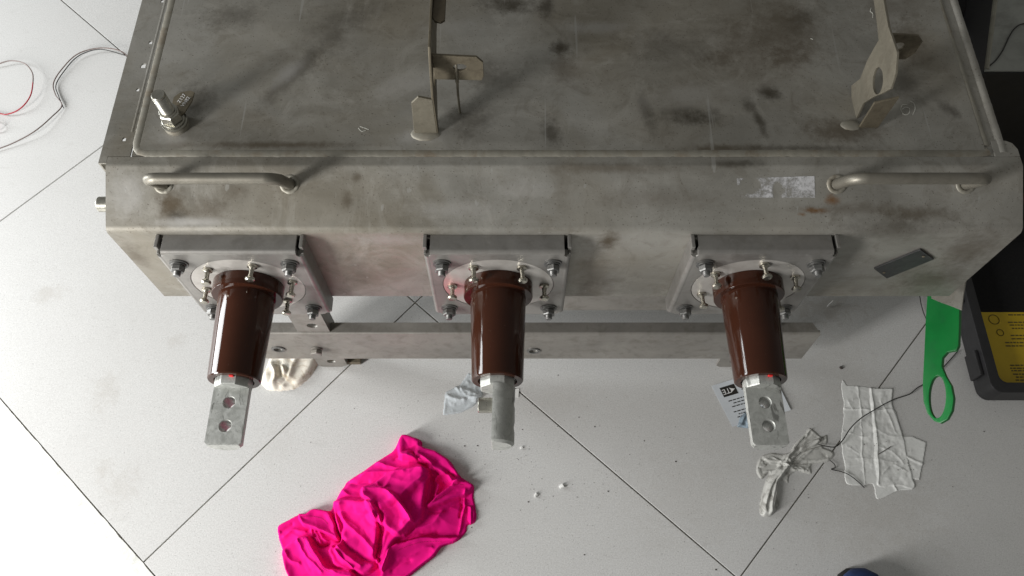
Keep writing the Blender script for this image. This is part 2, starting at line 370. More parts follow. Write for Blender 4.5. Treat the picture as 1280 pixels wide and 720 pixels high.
# crumbling grout in the threshold joint
bm = B(); L_, R_ = [], []
for k in range(420):
    e2 = -2.2 + k * .0095; n1 = noise.noise(Vector((k * .31, 3, 0))); n2 = noise.noise(Vector((k * .45, 9, 0)))
    for lst, e1 in ((L_, FL - .0200 + .003 * n1), (R_, FL - .0008 + .0016 * n2)):
        p = G0 + E1 * e1 + E2 * e2; p.z = .0001 + .0005 * noise.noise(p * 60); lst.append(bm.verts.new(p))
for k in range(419): bm.faces.new((L_[k], R_[k], R_[k + 1], L_[k + 1]))
r_ = bmesh.ops.extrude_face_region(bm, geom=bm.faces[:]); bmesh.ops.translate(bm, verts=[x for x in r_['geom'] if isinstance(x, bmesh.types.BMVert)], vec=(0, 0, -.003))
g = ob('joint_filler', bm, M['white_grout'], floor); g['kind'] = 'stuff'

# ------------------------------------------------------------ the switchgear tank
tank = thing('switchgear_tank', 'large weathered grey steel switchgear tank with three brown bushings, lying over the tiled floor', 'electrical switch', (0.07, .35, 0))
XL, XR = -.548, .689
# front wrap: bent sheet front face + sloping upper strip, rounded folds
def arc_corner(p0, p1, p2, r, n=4):
    a = (p0 - p1).normalized(); b = (p2 - p1).normalized(); th_ = a.angle(b); d = r / math.tan(th_ / 2); s = p1 + a * d; e = p1 + b * d
    return [s.lerp(p1, t).lerp(p1.lerp(e, t), t) for t in [k / n for k in range(n + 1)]]
pr = [Vector((0, .0, .331)), Vector((0, 0, .535)), Vector((0, .08, TOPZ)), Vector((0, .12, TOPZ))]
prof = [pr[0]] + arc_corner(pr[0], pr[1], pr[2], .012, 5) + arc_corner(pr[1], pr[2], pr[3], .010, 5) + [Vector((0, .094, TOPZ)), Vector((0, .094, .331))]
bm = B(); NX = 60; rows = []
for i in range(NX + 1):
    x = XL + (XR - XL) * i / NX; row = []
    for p in prof:
        q = p.copy(); q.x = x
        if .0 < p.y < .09 and p.z > .5: q.z += .0008 * noise.noise(Vector((x * 5, p.y * 9, 1)))
        e = XR - x
        if e < .02 and p.y > .06 and p.z > .5: pass
        row.append(bm.verts.new(q))
    rows.append(row)
for a, b in zip(rows, rows[1:]):
    for k in range(len(prof)): bm.faces.new((a[k], b[k], b[(k + 1) % len(prof)], a[(k + 1) % len(prof)]))
bm.faces.new(rows[0]); bm.faces.new(rows[-1][::-1])
ob('front_panel', bm, M['tank'], tank, smooth=40)
# main body behind it
bm = B(); box(bm, -.518, .672, .0945, .95, .331, TOPZ - .0005, .003)
ob('body', bm, M['tank'], tank)
# rounded corner lug at the upper right of the front panel
bm = B(); plate(bm, [(.655, 0), (.689, 0), (.689, .012), (.684, .022), (.676, .026), (.655, .026)], [], (0, .0942, TOPZ - .0035), (1, 0, 0), (0, 1, 0), (0, 0, 1), .0045, .0008)
ob('corner_lug', bm, M['tank'], tank)
# left flange strip with square slots and a short lip
def sq(px, py, s=.0035): 
    p = onz(px, py, TOPZ); return [(p.x - s, p.y - s * 1.2), (p.x + s, p.y - s * 1.2), (p.x + s, p.y + s * 1.2), (p.x - s * .2, p.y + s * 1.2), (p.x - s, p.y + s * .4)]
bm = B(); plate(bm, [(-.559, .0835), (-.5485, .0835), (-.5485, .0948), (-.5185, .0948), (-.5185, .95), (-.559, .95)], [sq(188, 53, .0026), sq(179, 82, .0036), sq(172, 112, .0024), sq(155, 174, .0026), sq(203, 1, .0026)], (0, 0, TOPZ - .0022), (1, 0, 0), (0, 1, 0), (0, 0, 1), .0022)
box(bm, -.559, -.5568, .0835, .95, TOPZ - .034, TOPZ - .0021)
ob('side_flange', bm, M['tank'], tank)
# weld bead framing the cover + second soft rib on the left + right rib
def bead(pts, r, flat=.55, wob=.35, seg=8, name='weld_bead', mat='weld'):
    P = []
    for a, b in zip(pts, pts[1:]):
        n = max(2, int((Vector(b) - Vector(a)).length / .0035))
        P += [Vector(a).lerp(Vector(b), k / n) for k in range(n)]
    P.append(Vector(pts[-1])); b = B(); tube(b, P, r, seg, wob=wob, flat=flat); return ob(name, b, M[mat], tank, smooth=60)
Z = TOPZ; xl, xr, yf = -.513, .648, .100
bead([(xl, .93, Z), (xl, yf + .018, Z), (xl + .002, yf + .008, Z), (xl + .006, yf + .003, Z), (xl + .016, yf, Z), (xr - .006, yf, Z), (xr, yf + .003, Z)], .0060, .34, .13)
bead([(xr, yf + .012, Z), (xr - .004, .5, Z), (xr - .006, .93, Z)], .0044, .4, .13)
bead([(-.5235, .135, Z - .0012), (-.5235, .5, Z - .0012), (-.5235, .93, Z - .0012)], .0032, .5, .08, mat='tank', name='side_rib')
bead([(.668, .10, Z - .001), (.667, .93, Z - .001)], .006, .7, .08, mat='tank', name='side_rib')
# raised cover plate inside the weld
bm = B(); box(bm, xl + .005, xr - .004, yf + .004, .93, Z - .003, Z + .0016, .0008)
ob('cover_plate', bm, M['tank'], tank)
# under panels
bm = B(); box(bm, .06, .47, .018, .030, .236, .3305, .001); ob('under_panel', bm, M['rail'], tank)
bm = B(); box(bm, -.15, .0595, .018, .030, .300, .3305, .001); ob('under_panel', bm, M['rail'], tank)
# round flange showing under the right part
bm = B(); lathe(bm, [(.045, 0), (.048, .003), (.048, .014), (.046, .016), (.03, .017)], 40, (.512, .062, .331), (0, 0, -1)); ob('drain_flange', bm, M['tank'], tank)
# base rail (channel) with holes
bm = B()
hp = ony(348, 436, 0); hq = ony(667, 438, 0)
RX0, RX1, RZ0, RZ1 = -.47, .541, .056, .172
plate(bm, [(RX0, RZ0), (RX1 + .004, RZ0), (RX1, RZ1), (RX0, RZ1)], [circ(hp.x, hp.z, .0085, 16, .008), circ(hq.x, hq.z, .0085, 16, .008)], (0, 0, 0), (1, 0, 0), (0, 0, 1), (0, 1, 0), .0035)
tube(bm, [Vector((RX0, .0045, RZ1 - .0005)), Vector((RX1 - .001, .0045, RZ1 - .0005))], .0046, 12)
plate(bm, [(RX0, .004), (RX1 - .002, .004), (RX1 - .012, .022), (RX0, .022)], [], (0, 0, RZ1 + .001), (1, 0, 0), (0, 1, 0), (0, 0, 1), .003)
rail = ob('base_rail', bm, M['rail'], tank)
for q in (hp, hq):
    b = B(); lathe(b, [(.0125, 0), (.0125, .0022), (.0085, .0026), (.0083, .0)], 20, (q.x, .0, q.z), (0, -1, 0), capped=False); ob('hole_rim', b, M['bolt'], rail)
def hexbolt(p, d, af=.0085, h=.0075, wash=.012, stud=.0, sr=.005, mat='bolt', parent=None, ph=0, name='bolt'):
    b = B(); lathe(b, [(wash * .93, 0), (wash, .0004), (wash, .0016), (wash * .93, .002)], 24, (0, 0, 0), d)
    lathe(b, [(wash * .78, .002), (wash * .8, .0024), (wash * .8, .0036), (wash * .7, .004)], 24, (0, 0, 0), d)
    lathe(b, [(af * .98, .004), (af * 1.12, .0052), (af * 1.12, .004 + h - .0012), (af * .95, .004 + h)], 6, (0, 0, 0), d, ph)
    if stud: lathe(b, [(sr, .004 + h)] + [(sr * (1 if k % 2 else .9), .004 + h + stud * k / 8) for k in range(1, 8)] + [(sr * .8, .004 + h + stud)], 16, (0, 0, 0), d)
    return ob(name, b, M[mat], parent, p, smooth=25)
q = ony(396, 436, 0); hexbolt((q.x, -.0005, q.z), (0, -1, 0), .010, .008, .0105, 0, parent=rail, ph=.3, mat='rail')
# legs
for cx, s in ((-.346, 1), (.425, -1)):
    b = B(); lz = [(cx - .029, .0), (cx + .029, .0), (cx + .029, .331), (cx - .029, .331)]
    plate(b, [(cx - .022, .0006), (cx + .014, .0006), (cx + .027, .010), (cx + .027, .3305), (cx - .029, .3305), (cx - .029, .008)], [circ(cx, .030, .0085, 16), circ(cx + .002, .203, .0095, 16)], (0, .0041, 0), (1, 0, 0), (0, 0, 1), (0, 1, 0), .004)
    box(b, cx + .0235, cx + .0272, .0083, .034, .012, .3303); leg = ob('leg', b, M['rail'], tank)
    b = B(); box(b, cx - .020, cx + .052, .0085, .05, .0008, .013, .001); ob('foot', b, M['bracket'], leg)
# handles
def handle(x0, x1):
    z = lambda x, along, off: Vector((x, 0, 0)) + CHP + Vector((0, .8992, .4375)) * along + CHN * off
    a = .0635; P = [z(x0, a, -.003), z(x0, a, .040)] + [z(x0 + .018 * (1 - math.cos(t)), a, .040 + .018 * math.sin(t)) for t in (.3, .6, .9, 1.2, 1.5)]
    P += [z(x0 + .05, a, .058), z((x0 + x1) / 2, a, .058), z(x1 - .05, a, .058)] + [z(x1 - .018 * (1 - math.cos(t)), a, .040 + .018 * math.sin(t)) for t in (1.5, 1.2, .9, .6, .3)] + [z(x1, a, .040), z(x1, a, -.003)]
    b = B(); tube(b, P, .0076, 16); h = ob('handle', b, M['rod'], tank, smooth=50)
    for x in (x0, x1):
        b = B(); c = z(x, a, 0)
        P = [c + Vector((math.cos(t) * .0105, math.sin(t) * .0105 * .8992, math.sin(t) * .0105 * .4375)) for t in (2 * math.pi * k / 40 for k in range(40))]
        tube(b, P, .0030, 8, closed=True, wob=.2, flat=.6); ob('weld_ring', b, M['weld'], h, smooth=60)
handle(-.470, -.300); handle(.438, .612)
# side knob on the left
b = B(); lathe(b, [(.0075, 0), (.0075, .006), (.0105, .007), (.0108, .0085), (.0108, .024), (.009, .026), (.006, .0262), (.005, .022)], 28, (-.5475, .049, .525), (-1, 0, 0)); ob('side_knob', b, M['bright'], tank)
# nameplate
c = [ony(*q, 0) for q in ((1092, 334), (1150, 310), (1167, 322), (1108, 346))]
cc = sum(c, Vector()) / 4; b = B(); pts = [(p.x, p.z) for p in c]
plate(b, pts, [], (0, -.0032, 0), (1, 0, 0), (0, 0, 1), (0, 1, 0), .0028, .0005); npl = ob('nameplate', b, M['nameplate'], tank)
for k in (0.08, .92):
    p = c[0].lerp(c[3], .5).lerp(c[1].lerp(c[2], .5), k); b = B(); cyl(b, (p.x, -.003, p.z), (0, -1, 0), .0022, .0012, 10, .0004); ob('rivet', b, M['bracket'], npl)
# worn white label on the sloping strip
def residue_mat():
    t = NT('worn_white_label'); t.m.name = 'worn_white_label'
    a = t.noise(120, 5, .8); b_ = t.noise(34, 3, .6); l = onch(925, 235); r = onch(1018, 235)
    sx = t.n.new('ShaderNodeSeparateXYZ'); t.l.new(t.pos, sx.inputs[0])
    g = t.rng(sx.outputs[0], l.x, r.x, -.02, .10)
    pt = onch(937, 232)
    s = t.math('ADD', t.math('ADD', t.math('MULTIPLY', a, .55), t.math('MULTIPLY', b_, .45)), g)
    hole = t.stain(pt, (.016, .014, .02), soft=.5, wob=.3, nz=b_); hole2 = t.stain(onch(972, 238), (.011, .016, .02), soft=.4, wob=.5, nz=b_)
    s = t.math('SUBTRACT', s, t.math('MULTIPLY', t.math('ADD', hole, hole2), .25))
    t.set('Base Color', t.mix(t.rng(a, .3, .7), (.42, .42, .42), (.62, .62, .64))).set('Alpha', t.rng(s, .44, .60)).set('Roughness', .8); return t.m
b = B(); q = [onch(x, y, .0004) for x, y in ((921, 223), (1018, 220), (1019, 247), (922, 247))]
b.faces.new([b.verts.new(p) for p in q]); ob('worn_label', b, residue_mat(), tank, smooth=0)
# painted marks on the cover
def stroke(pts, r=.0006, n=6, mat='chalk', name='paint_mark', z=None):
    b = B(); tube(b, spline([onz(x, y, (z or (TOPZ + .0018))) for x, y in pts], n), r, 5, flat=.5); return ob(name, b, M[mat], tank)
stroke([(1134, 131), (1128, 131), (1126, 137), (1130, 143), (1136, 142), (1137, 136), (1132, 134), (1127, 137)])
stroke([(1137, 126), (1142, 129), (1144, 136), (1141, 143)])
stroke([(448, 160), (452, 164), (457, 163)]); stroke([(450, 158), (456, 160), (461, 162)])
stroke([(1089, 10), (1088, 14), (1091, 17), (1091, 22)], .0006); stroke([(1013, 48), (1016, 49)], .0008)

# bushing assemblies
AX = .424
sh = {}
def lathe_mesh(key, prof, seg=48, d=(0, -1, 0), ph=0, smooth=30):
    if key not in sh: b = B(); lathe(b, prof, seg, (0, 0, 0), d, ph); sh[key] = mesh_of(b, smooth)
    return sh[key]
def tray_mesh(rx=.1):
    b = B(); hs = .1; r = .008
    # front sheet with centre opening and four bolt holes
    plate(b, rrect(-hs + .005, hs - .005, -.102, .096, .012, 5), [circ(0, 0, .0805, 48)] , (0, -.0275, 0), (1, 0, 0), (0, 0, 1), (0, 1, 0), .003, .0009)
    # top flange, bend, side lips
    box(b, -hs + .009, hs - .009, -.0235, .0, .0985, .1018, .0009)
    tube(b, [Vector((-hs + .009, -.0218, .0958)), Vector((hs - .009, -.0218, .0958))], .0060, 16)
    for s in (-1, 1):
        box(b, *sorted((s * (hs - .0035), s * hs)), -.0235, 0, -.101, .092, .0009)
        tube(b, [Vector((s * (hs - .0058), -.0220, -.094)), Vector((s * (hs - .0058), -.0220, .090))], .0058, 16)
        box(b, *sorted((s * (hs - .0045), s * (hs + .0005))), -.020, -.0002, .0938, .1035, .0009)
    box(b, -hs + .003, hs - .003, -.0235, .0, -.1045, -.1012, .0009)
    return mesh_of(b, 35)
tray = tray_mesh(); bolt0 = None
bush = [(-.383, 10, 0), (-.020, 0, 90), (.343, 25, 0)]
gk = B(); lathe(gk, [(.0798, 0), (.0798, .0035)], 64, (0, 0, 0), (0, -1, 0)); gkm = mesh_of(gk, 30)
stud_prof = [(a_ * 1.12, b_ * 1.1) for a_, b_ in [(.0062, 0), (.0064, .0006), (.0064, .003), (.0045, .0036), (.0030, .005), (.0026, .012), (.0032, .0155), (.0052, .0165), (.0062, .018), (.0062, .0195), (.0048, .021), (.002, .0215)]]
stud = lathe_mesh('stud', stud_prof, 16)
nut_b = B(); lathe(nut_b, [(.0125, 0), (.0128, .0004), (.0128, .0018), (.012, .0021)], 24, (0, 0, 0), (0, -1, 0)); lathe(nut_b, [(.0102, .0021), (.0104, .003), (.0104, .0042), (.0098, .0045)], 24, (0, 0, 0), (0, -1, 0)); washer = mesh_of(nut_b, 30)
nut_b = B(); lathe(nut_b, [(.0086, .0045), (.0098, .0056), (.0098, .0115), (.0084, .013)], 6, (0, 0, 0), (0, -1, 0), .2)
lathe(nut_b, [(.0052, .013)] + [(.0052 if k % 2 else .0046, .013 + .006 * k / 8) for k in range(1, 8)] + [(.004, .0195)], 16, (0, 0, 0), (0, -1, 0)); nut = mesh_of(nut_b, 25)
body_prof = [(.0493, 0), (.0500, .001), (.0500, .0195), (.0492, .021), (.0405, .0213), (.0402, .0222), (.0400, .025), (.0392, .05), (.0374, .10), (.0360, .143), (.0357, .1465), (.0345, .148), (.0272, .1482), (.0262, .146), (.0255, .140)]
body_m = lathe_mesh('glaze', body_prof, 72)
# terminal: round bar milled to a D-section with two holes
def terminal_mesh():
    b = B(); r = .0248; fl = .0055; n = 40
    pts = []
    for k in range(n + 1):
        a0 = math.asin(fl / r); a = a0 - (math.pi + 2 * a0) * k / n
        pts.append((r * math.cos(a), r * math.sin(a)))
    def ext(poly, y0, y1, ch):
        rings = []
        for y, s in ((y0, 1), (y1 + ch, 1), (y1, 1 - ch / r)):
            rings.append([b.verts.new(Vector((x * s, y, z * s))) for x, z in poly])
        m = len(poly)
        for A_, B_ in zip(rings, rings[1:]):
            for k in range(m): b.faces.new((A_[k], A_[(k + 1) % m], B_[(k + 1) % m], B_[k]))
        b.faces.new(rings[0]); b.faces.new(rings[-1][::-1])
    ext(pts, -.018, -.099, .0035)
    me1 = mesh_of(b, 32)
    cs = []
    for yy in (-.040, -.073):
        c = B(); lathe(c, [(.0115, .0090), (.0080, .0042), (.0077, -.03)] [::-1], 24, (0, yy, 0), (0, 0, 1)); cs.append(mesh_of(c, 30))
    me = boolean(me1, cs)
    return me
term = terminal_mesh()
nk = B(); lathe(nk, [(.0252, 0), (.0252, .003)], 32, (0, 0, 0), (0, -1, 0)); lathe(nk, [(.0235, .003), (.0252, .005), (.0252, .017), (.0238, .0195)], 8, (0, 0, 0), (0, -1, 0), .39); neck = mesh_of(nk, 30)
for i, (bx, rot, tr) in enumerate(bush):
    pl = ob('mounting_plate', tray, M['plate'], tank, (bx, 0, AX)); WL[pl] = Vector((bx, 0, AX))
    for sx in (-1, 1):
        for sz, zz in ((1, .070), (-1, -.077)):
            P = Vector((bx + sx * .0765, -.0276, AX + zz)); w_ = ob('washer', washer, M['bolt'], pl, P); ob('nut', nut, M['bolt'], pl, P, rot=(0, R(random.uniform(0, 60)), 0))
    bs = ob('bushing', body_m, M['glaze'], tank, (bx, -.0262, AX))
    ob('gasket_disc', gkm, M['gasket'], bs, (bx, -.0232, AX))
    for k in range(6):
        a = R(rot + 60 * k); ob('ring_stud', stud, M['brass'], bs, (bx + .067 * math.cos(a), -.0267, AX + .067 * math.sin(a)), rot=(R(random.uniform(-5, 5)), 0, R(random.uniform(-5, 5))))
    ob('terminal_neck', neck, M['terminal'], bs, (bx, -.166, AX), rot=(0, R(-tr), 0))
    ob('terminal', term, M['terminal'], bs, (bx, -.166, AX), rot=(R(-1), R(-tr), 0))
    if i != 1:
        b = B(); box(b, -.003, .003, -.004, .0, -.004, .004, .001); ob('red_paint_dot', b, M['red'], bs, (bx + (.004 if i == 0 else .006), -.172, AX + .0236))
# bolt through the middle terminal
b = B(); lathe(b, [(.004, 0), (.0095, 0), (.0105, .001), (.0105, .0195), (.0095, .0205), (.0055, .0205), (.005, .017)], 28, (0, 0, 0), (-1, 0, 0)); cb = ob('clamp_screw', b, M['bright'], tank, (-.020 - .0057, -.166 - .042, AX - .001))
# top stud bolt with tag lug
sp = onz(222, 158, TOPZ)
b = B(); lathe(b, [(.017, 0), (.0172, .005), (.0165, .0075), (.0135, .008), (.0135, .011)], 32, sp, (0, 0, 1)); gb = ob('ground_boss', b, M['weld'], tank)
ax = (CAM - sp).normalized() * .0 + Vector((0.0, -.02, 1)).normalized()
b = B(); lathe(b, [(.0175, .011), (.018, .0115), (.018, .0138), (.0172, .0142)], 32, sp, ax); lathe(b, [(.0150, .0145), (.0155, .015), (.0155, .0172), (.015, .0176)], 32, sp, ax); ob('washer', b, M['bright'], gb)
b = B(); lathe(b, [(.0125, .018), (.0142, .0195), (.0142, .032), (.0125, .0338)], 6, sp, ax, .35); lathe(b, [(.0118, .034), (.0122, .0345), (.0122, .0365), (.0112, .037)], 28, sp, ax); ob('nut', b, M['bright'], gb, smooth=25)
b = B(); prof_ = [(.0092, .037)]
for k in range(30): prof_.append((.0094 if k % 2 else .0086, .0375 + k * .0010))
prof_ += [(.0092, .0682), (.0082, .0695), (.0062, .0692)]; lathe(b, prof_, 24, sp, ax); ob('threaded_stud', b, M['bright'], gb, smooth=50)
zt = TOPZ + .020; lug = [onz(x, y, zt) for x, y in ((214, 133), (217, 121), (226, 115), (238, 113), (243, 115), (240, 126), (231, 140), (222, 146))]
b = B(); plate(b, [(p.x, p.y) for p in lug], [], (0, 0, zt - .0022), (1, 0, 0), (0, 1, 0), (0, 0, 1), .0022, .0005); tg = ob('stamped_tag', b, M['bracket'], gb)
for s, px, py, sz in (('Z127', 227, 123, .0075), ('VN82', 232, 127, .0075)):
    me = text_mesh(s, sz); me.materials.append(M['white_ink']); p = onz(px, py, zt + .0006); ob('stamped_text', me, None, tg, p, rot=(0, 0, R(68)))

def lump(x, y, rx, ry, h):
    b = B(); lathe(b, [(1, 0), (.93, .35), (.80, .7), (.5, .93), (.2, 1)], 36, (0, 0, 0), (0, 0, 1))
    for v in b.verts:
        k = 1 + .10 * noise.noise(Vector((v.co.x * 2.2, v.co.y * 2.2, x * 9)))
        v.co = Vector((x + v.co.x * rx * k, y + v.co.y * ry * k, TOPZ + .001 + v.co.z * h * k))
    return b
# ---- brackets standing on the cover
def px_plate(bm, outline, p, n, th, holes=(), u=None, bev=.0006, flip=1):
    n = Vector(n).normalized(); u = Vector(u).normalized(); v = n.cross(u); p = Vector(p)
    def q(l):
        out = []
        for x, y in l:
            h = hit(x, y, p, n) - p; out.append((h.dot(u), h.dot(v)))
        return out
    plate(bm, q(outline), [q(h) for h in holes], p, u, v, n * flip, th, bev)
def ell(cx, cy, rx, ry, n=20, a=0): return circ(cx, cy, rx, n, ry, a)
b = B(); xw = -.1045
web = [(.1310, .5755), (.1310, .648), (.150, .690), (.163, .710), (.24, .716), (.60, .73), (.60, .665), (.24, .655), (.19, .635), (.165, .610), (.145, .590), (.142, .5755)]
plate(b, web, [circ(.163, .655, .014, 20)], (xw, 0, 0), (0, 1, 0), (0, 0, 1), (1, 0, 0), .0032, .0006); br = ob('centre_bracket', b, M['bracket'], tank)
b = B(); plate(b, [(-.1345, .5755), (-.1030, .5755), (-.1030, .648), (-.121, .6535), (-.131, .641)], [], (0, .1305, 0), (1, 0, 0), (0, 0, 1), (0, 1, 0), .0034, .0007); ob('bracket_foot', b, M['bracket_light'], br)
b = B(); plate(b, [(-.1012, .646), (-.040, .644), (-.037, .652), (-.037, .678), (-.045, .688), (-.1012, .692)], [circ(-.067, .669, .0088, 20, .0065)], (0, .166, 0), (1, 0, 0), (0, 0, 1), (0, 1, 0), .0034, .0006); ob('bracket_tab', b, M['bracket'], br)
b = B(); plate(b, [(-.1012, .60), (-.1012, .212), (-.098, .206), (-.090, .204), (-.085, .208), (-.0835, .60)], [], (0, 0, .706), (1, 0, 0), (0, 1, 0), (0, 0, 1), .004, .001); ob('strap', b, M['bracket_dark'], br)
rp = onz(575, 141, TOPZ + .002); b = B(); tube(b, spline([rp, rp + Vector((-.0005, .0, .035)), rp + Vector((.0005, -.001, .070)), rp + Vector((0.0005, .0, .094)), rp + Vector((.0005, .008, .102))], 6), .0017, 8); cyl(b, rp + Vector((0, -.0006, .064)), (0, 0, 1), .0027, .008, 10, .0006); ob('locking_wire', b, M['bracket_light'], br)
b = lump(-.119, .131, .021, .0125, .0038); ob('foot_weld', b, M['weld'], br, smooth=60)
# right bracket
b = B(); xw = .478
px_plate(b, [(1090, -12), (1102, -12), (1110, 33), (1121, 65), (1119, 92), (1113, 111), (1104, 116), (1092, 121), (1079, 129), (1066, 157), (1062, 155), (1064, 128), (1064, 107), (1075, 98), (1084, 75), (1098, 50), (1096, 30)], (xw, .2, .65), (1, 0, 0), .0034, [ell(1097, 101, 6.5, 17, 20, .06)], (0, 1, 0)); b2 = ob('right_bracket', b, M['bracket_light'], tank)
b = B(); plate(b, [(xw + .001, .5755), (xw + .027, .5755), (xw + .029, .640), (xw + .001, .628)], [], (0, .141, 0), (1, 0, 0), (0, 0, 1), (0, 1, 0), .0032, .0006); ob('bracket_foot', b, M['bracket'], b2)
b = B(); plate(b, [(xw + .003, .640), (xw + .050, .640), (xw + .058, .652), (xw + .058, .674), (xw + .048, .684), (xw + .003, .688)], [circ(xw + .030, .664, .008, 16)], (0, .205, 0), (1, 0, 0), (0, 0, 1), (0, 1, 0), .0034, .0006); ob('bracket_tab', b, M['bracket'], b2)
fc = onz(1060, 159, TOPZ); b = lump(fc.x + .004, fc.y + .002, .015, .009, .0035); ob('foot_weld', b, M['weld'], b2, smooth=60)
# green operating lever at the right end
n = Vector((.78, .0, -.63)).normalized(); p0 = Vector((.705, .0, .288))
b = B(); px_plate(b, [(1160, 350), (1200, 352), (1199, 405), (1198, 432), (1195, 438), (1184, 440), (1178, 447), (1177, 458), (1182, 470), (1189, 482), (1192, 498), (1190, 513), (1184, 524), (1175, 529), (1167, 526), (1159, 517), (1154, 502), (1153, 480), (1155, 440), (1157, 395)], p0, n, .0085, [ell(1171.5, 496, 10.5, 26.5, 28, .02)], (0, 1, 0), .0014)
lv = ob('operating_lever', b, M['green'], tank)
b = B(); px_plate(b, [(1163, 340), (1209, 340), (1204, 370), (1202, 388), (1190, 383), (1176, 378), (1164, 373)], p0 - n * .004 + Vector((0, 0, .002)), n, .003, [], (0, 1, 0)); ob('lever_clevis', b, M['tank'], tank)
b = B(); cyl(b, (.60, .10, .30), (1, 0, 0), .012, .13, 20, .002); ob('lever_shaft', b, M['rod'], tank)

# ------------------------------------------------------------ cloth height fields
def sdist(poly, X, Y):
    P = np.array(poly, float); d = np.full(X.shape, 1e9); inside = np.zeros(X.shape, bool); n = len(P)
    for i in range(n):
        a = P[i]; b_ = P[(i + 1) % n]; e = b_ - a; wx = X - a[0]; wy = Y - a[1]
        t = np.clip((wx * e[0] + wy * e[1]) / (e @ e + 1e-9), 0, 1); d = np.minimum(d, np.hypot(wx - e[0] * t, wy - e[1] * t))
        c = ((a[1] <= Y) & (b_[1] > Y)) | ((b_[1] <= Y) & (a[1] > Y)); xx = a[0] + (Y - a[1]) / (e[1] if abs(e[1]) > 1e-9 else 1e-9) * e[0]
        inside ^= c & (X < xx)
    return np.where(inside, -d, d)
def pdist(line, X, Y):
    P = np.array(line, float); d = np.full(X.shape, 1e9)
    for a, b_ in zip(P, P[1:]):
        e = b_ - a; wx = X - a[0]; wy = Y - a[1]; t = np.clip((wx * e[0] + wy * e[1]) / (e @ e + 1e-9), 0, 1); d = np.minimum(d, np.hypot(wx - e[0] * t, wy - e[1] * t))
    return d
def smooth_poly(p, n=5):
    P = [Vector((*q, 0)) for q in p]; m = len(P); out = []
    for i in range(m):
        a, b_, c, d = P[i - 1], P[i], P[(i + 1) % m], P[(i + 2) % m]
        for k in range(n):
            t = k / n; v = .5 * ((2 * b_) + (c - a) * t + (2 * a - 5 * b_ + 4 * c - d) * t * t + (3 * b_ - a - 3 * c + d) * t ** 3); out.append((v.x, v.y))
    return out
def ss(x): x = np.clip(x, 0, 1); return x * x * (3 - 2 * x)
def vnoise(X, Y, s, seed, oct=3):
    out = np.zeros(X.shape); r = np.random.RandomState(seed)
    for o in range(oct):
        g = r.rand(160, 160); fx = (X - X.min()) / s * 2 ** o; fy = (Y - Y.min()) / s * 2 ** o; ix = fx.astype(int) % 158; iy = fy.astype(int) % 158; tx = ss(fx - np.floor(fx)); ty = ss(fy - np.floor(fy))
        out += ((g[iy, ix] * (1 - tx) + g[iy, ix + 1] * tx) * (1 - ty) + (g[iy + 1, ix] * (1 - tx) + g[iy + 1, ix + 1] * tx) * ty - .5) / 2 ** o
    return out
def cloth(name, outline, layers, ridges, mat, base=.006, step=1.0, edge=3, zplane=.012, dome=0, wr=.0015, ws=14, seed=1, parent=None, closed_bottom=True, floor_z=-.002, blur=0, sharp=2, jag=.25):
    outl = smooth_poly(outline) if len(outline) > 8 else outline
    P = np.array(outline, float); x0, y0 = P.min(0) - 5; x1, y1 = P.max(0) + 5
    X, Y = np.meshgrid(np.arange(x0, x1, step), np.arange(y0, y1, step))
    wx = vnoise(X, Y, 16, seed + 50) * 3; wy = vnoise(X, Y, 16, seed + 60) * 3
    Xw, Yw = X + wx, Y + wy
    sd = sdist(outl, X + wx * jag, Y + wy * jag)
    h = np.zeros(X.shape) + base * ss(-sd / edge) + dome * ss(-sd / 60)
    for L in layers:
        poly, lift, e = L[0], L[1], L[2]; s = sdist(smooth_poly(poly, 4), Xw, Yw); m = ss((-s + e * .3) / e)
        roll = np.exp(-((-s - e) / (e * 1.2)) ** 2) * lift * .25 * (s < 0)
        h = h + lift * m * (1 - .35 * ss(-s / 35)) + roll
    for line, amp, wd in ridges:
        ln = [(v.x, v.y) for v in spline([(*q, 0) for q in line], 5)]; d = pdist(ln, Xw, Yw); h = h + amp * np.exp(-(d / wd) ** sharp) * (sd < 0)
    h = h + wr * (vnoise(X, Y, ws, seed) + .6 * (np.abs(vnoise(Xw, Yw, ws * 1.7, seed + 9)) * -2)) * ss(-sd / 8)
    for _ in range(blur):
        h[1:-1, 1:-1] = (h[1:-1, 1:-1] * 4 + h[:-2, 1:-1] + h[2:, 1:-1] + h[1:-1, :-2] + h[1:-1, 2:]) / 8
    h = np.where(sd > 0, floor_z, np.maximum(h, .0006)); h = np.where((sd > -1.0) & (sd <= 0), np.minimum(h, .0015 + base * .5), h)
    keep = sd < 1.6 * step; idx = -np.ones(X.shape, int); ys, xs = np.nonzero(keep); idx[ys, xs] = np.arange(len(ys))
    r_y = (Y - 360) / F; dz = -SP - r_y * CP; dy = CP - r_y * SP; dx = (X - 640) / F; t = (zplane - CAM.z) / dz
    wxp = CAM.x + dx * t; wyp = CAM.y + dy * t
    verts = np.stack([wxp[ys, xs], wyp[ys, xs], h[ys, xs]], 1)
    q = [(idx[j, i], idx[j, i + 1], idx[j + 1, i + 1], idx[j + 1, i]) for j, i in zip(ys, xs) if j + 1 < X.shape[0] and i + 1 < X.shape[1] and idx[j, i + 1] >= 0 and idx[j + 1, i + 1] >= 0 and idx[j + 1, i] >= 0]
    me = bpy.data.meshes.new('cloth'); me.from_pydata(verts.tolist(), [], [tuple(int(v) for v in f[::-1]) for f in q]); me.shade_smooth(); me.update()
    o = ob(name, me, mat, None); o.data.materials.clear() if False else None
    return recentre(o) if parent is None else o

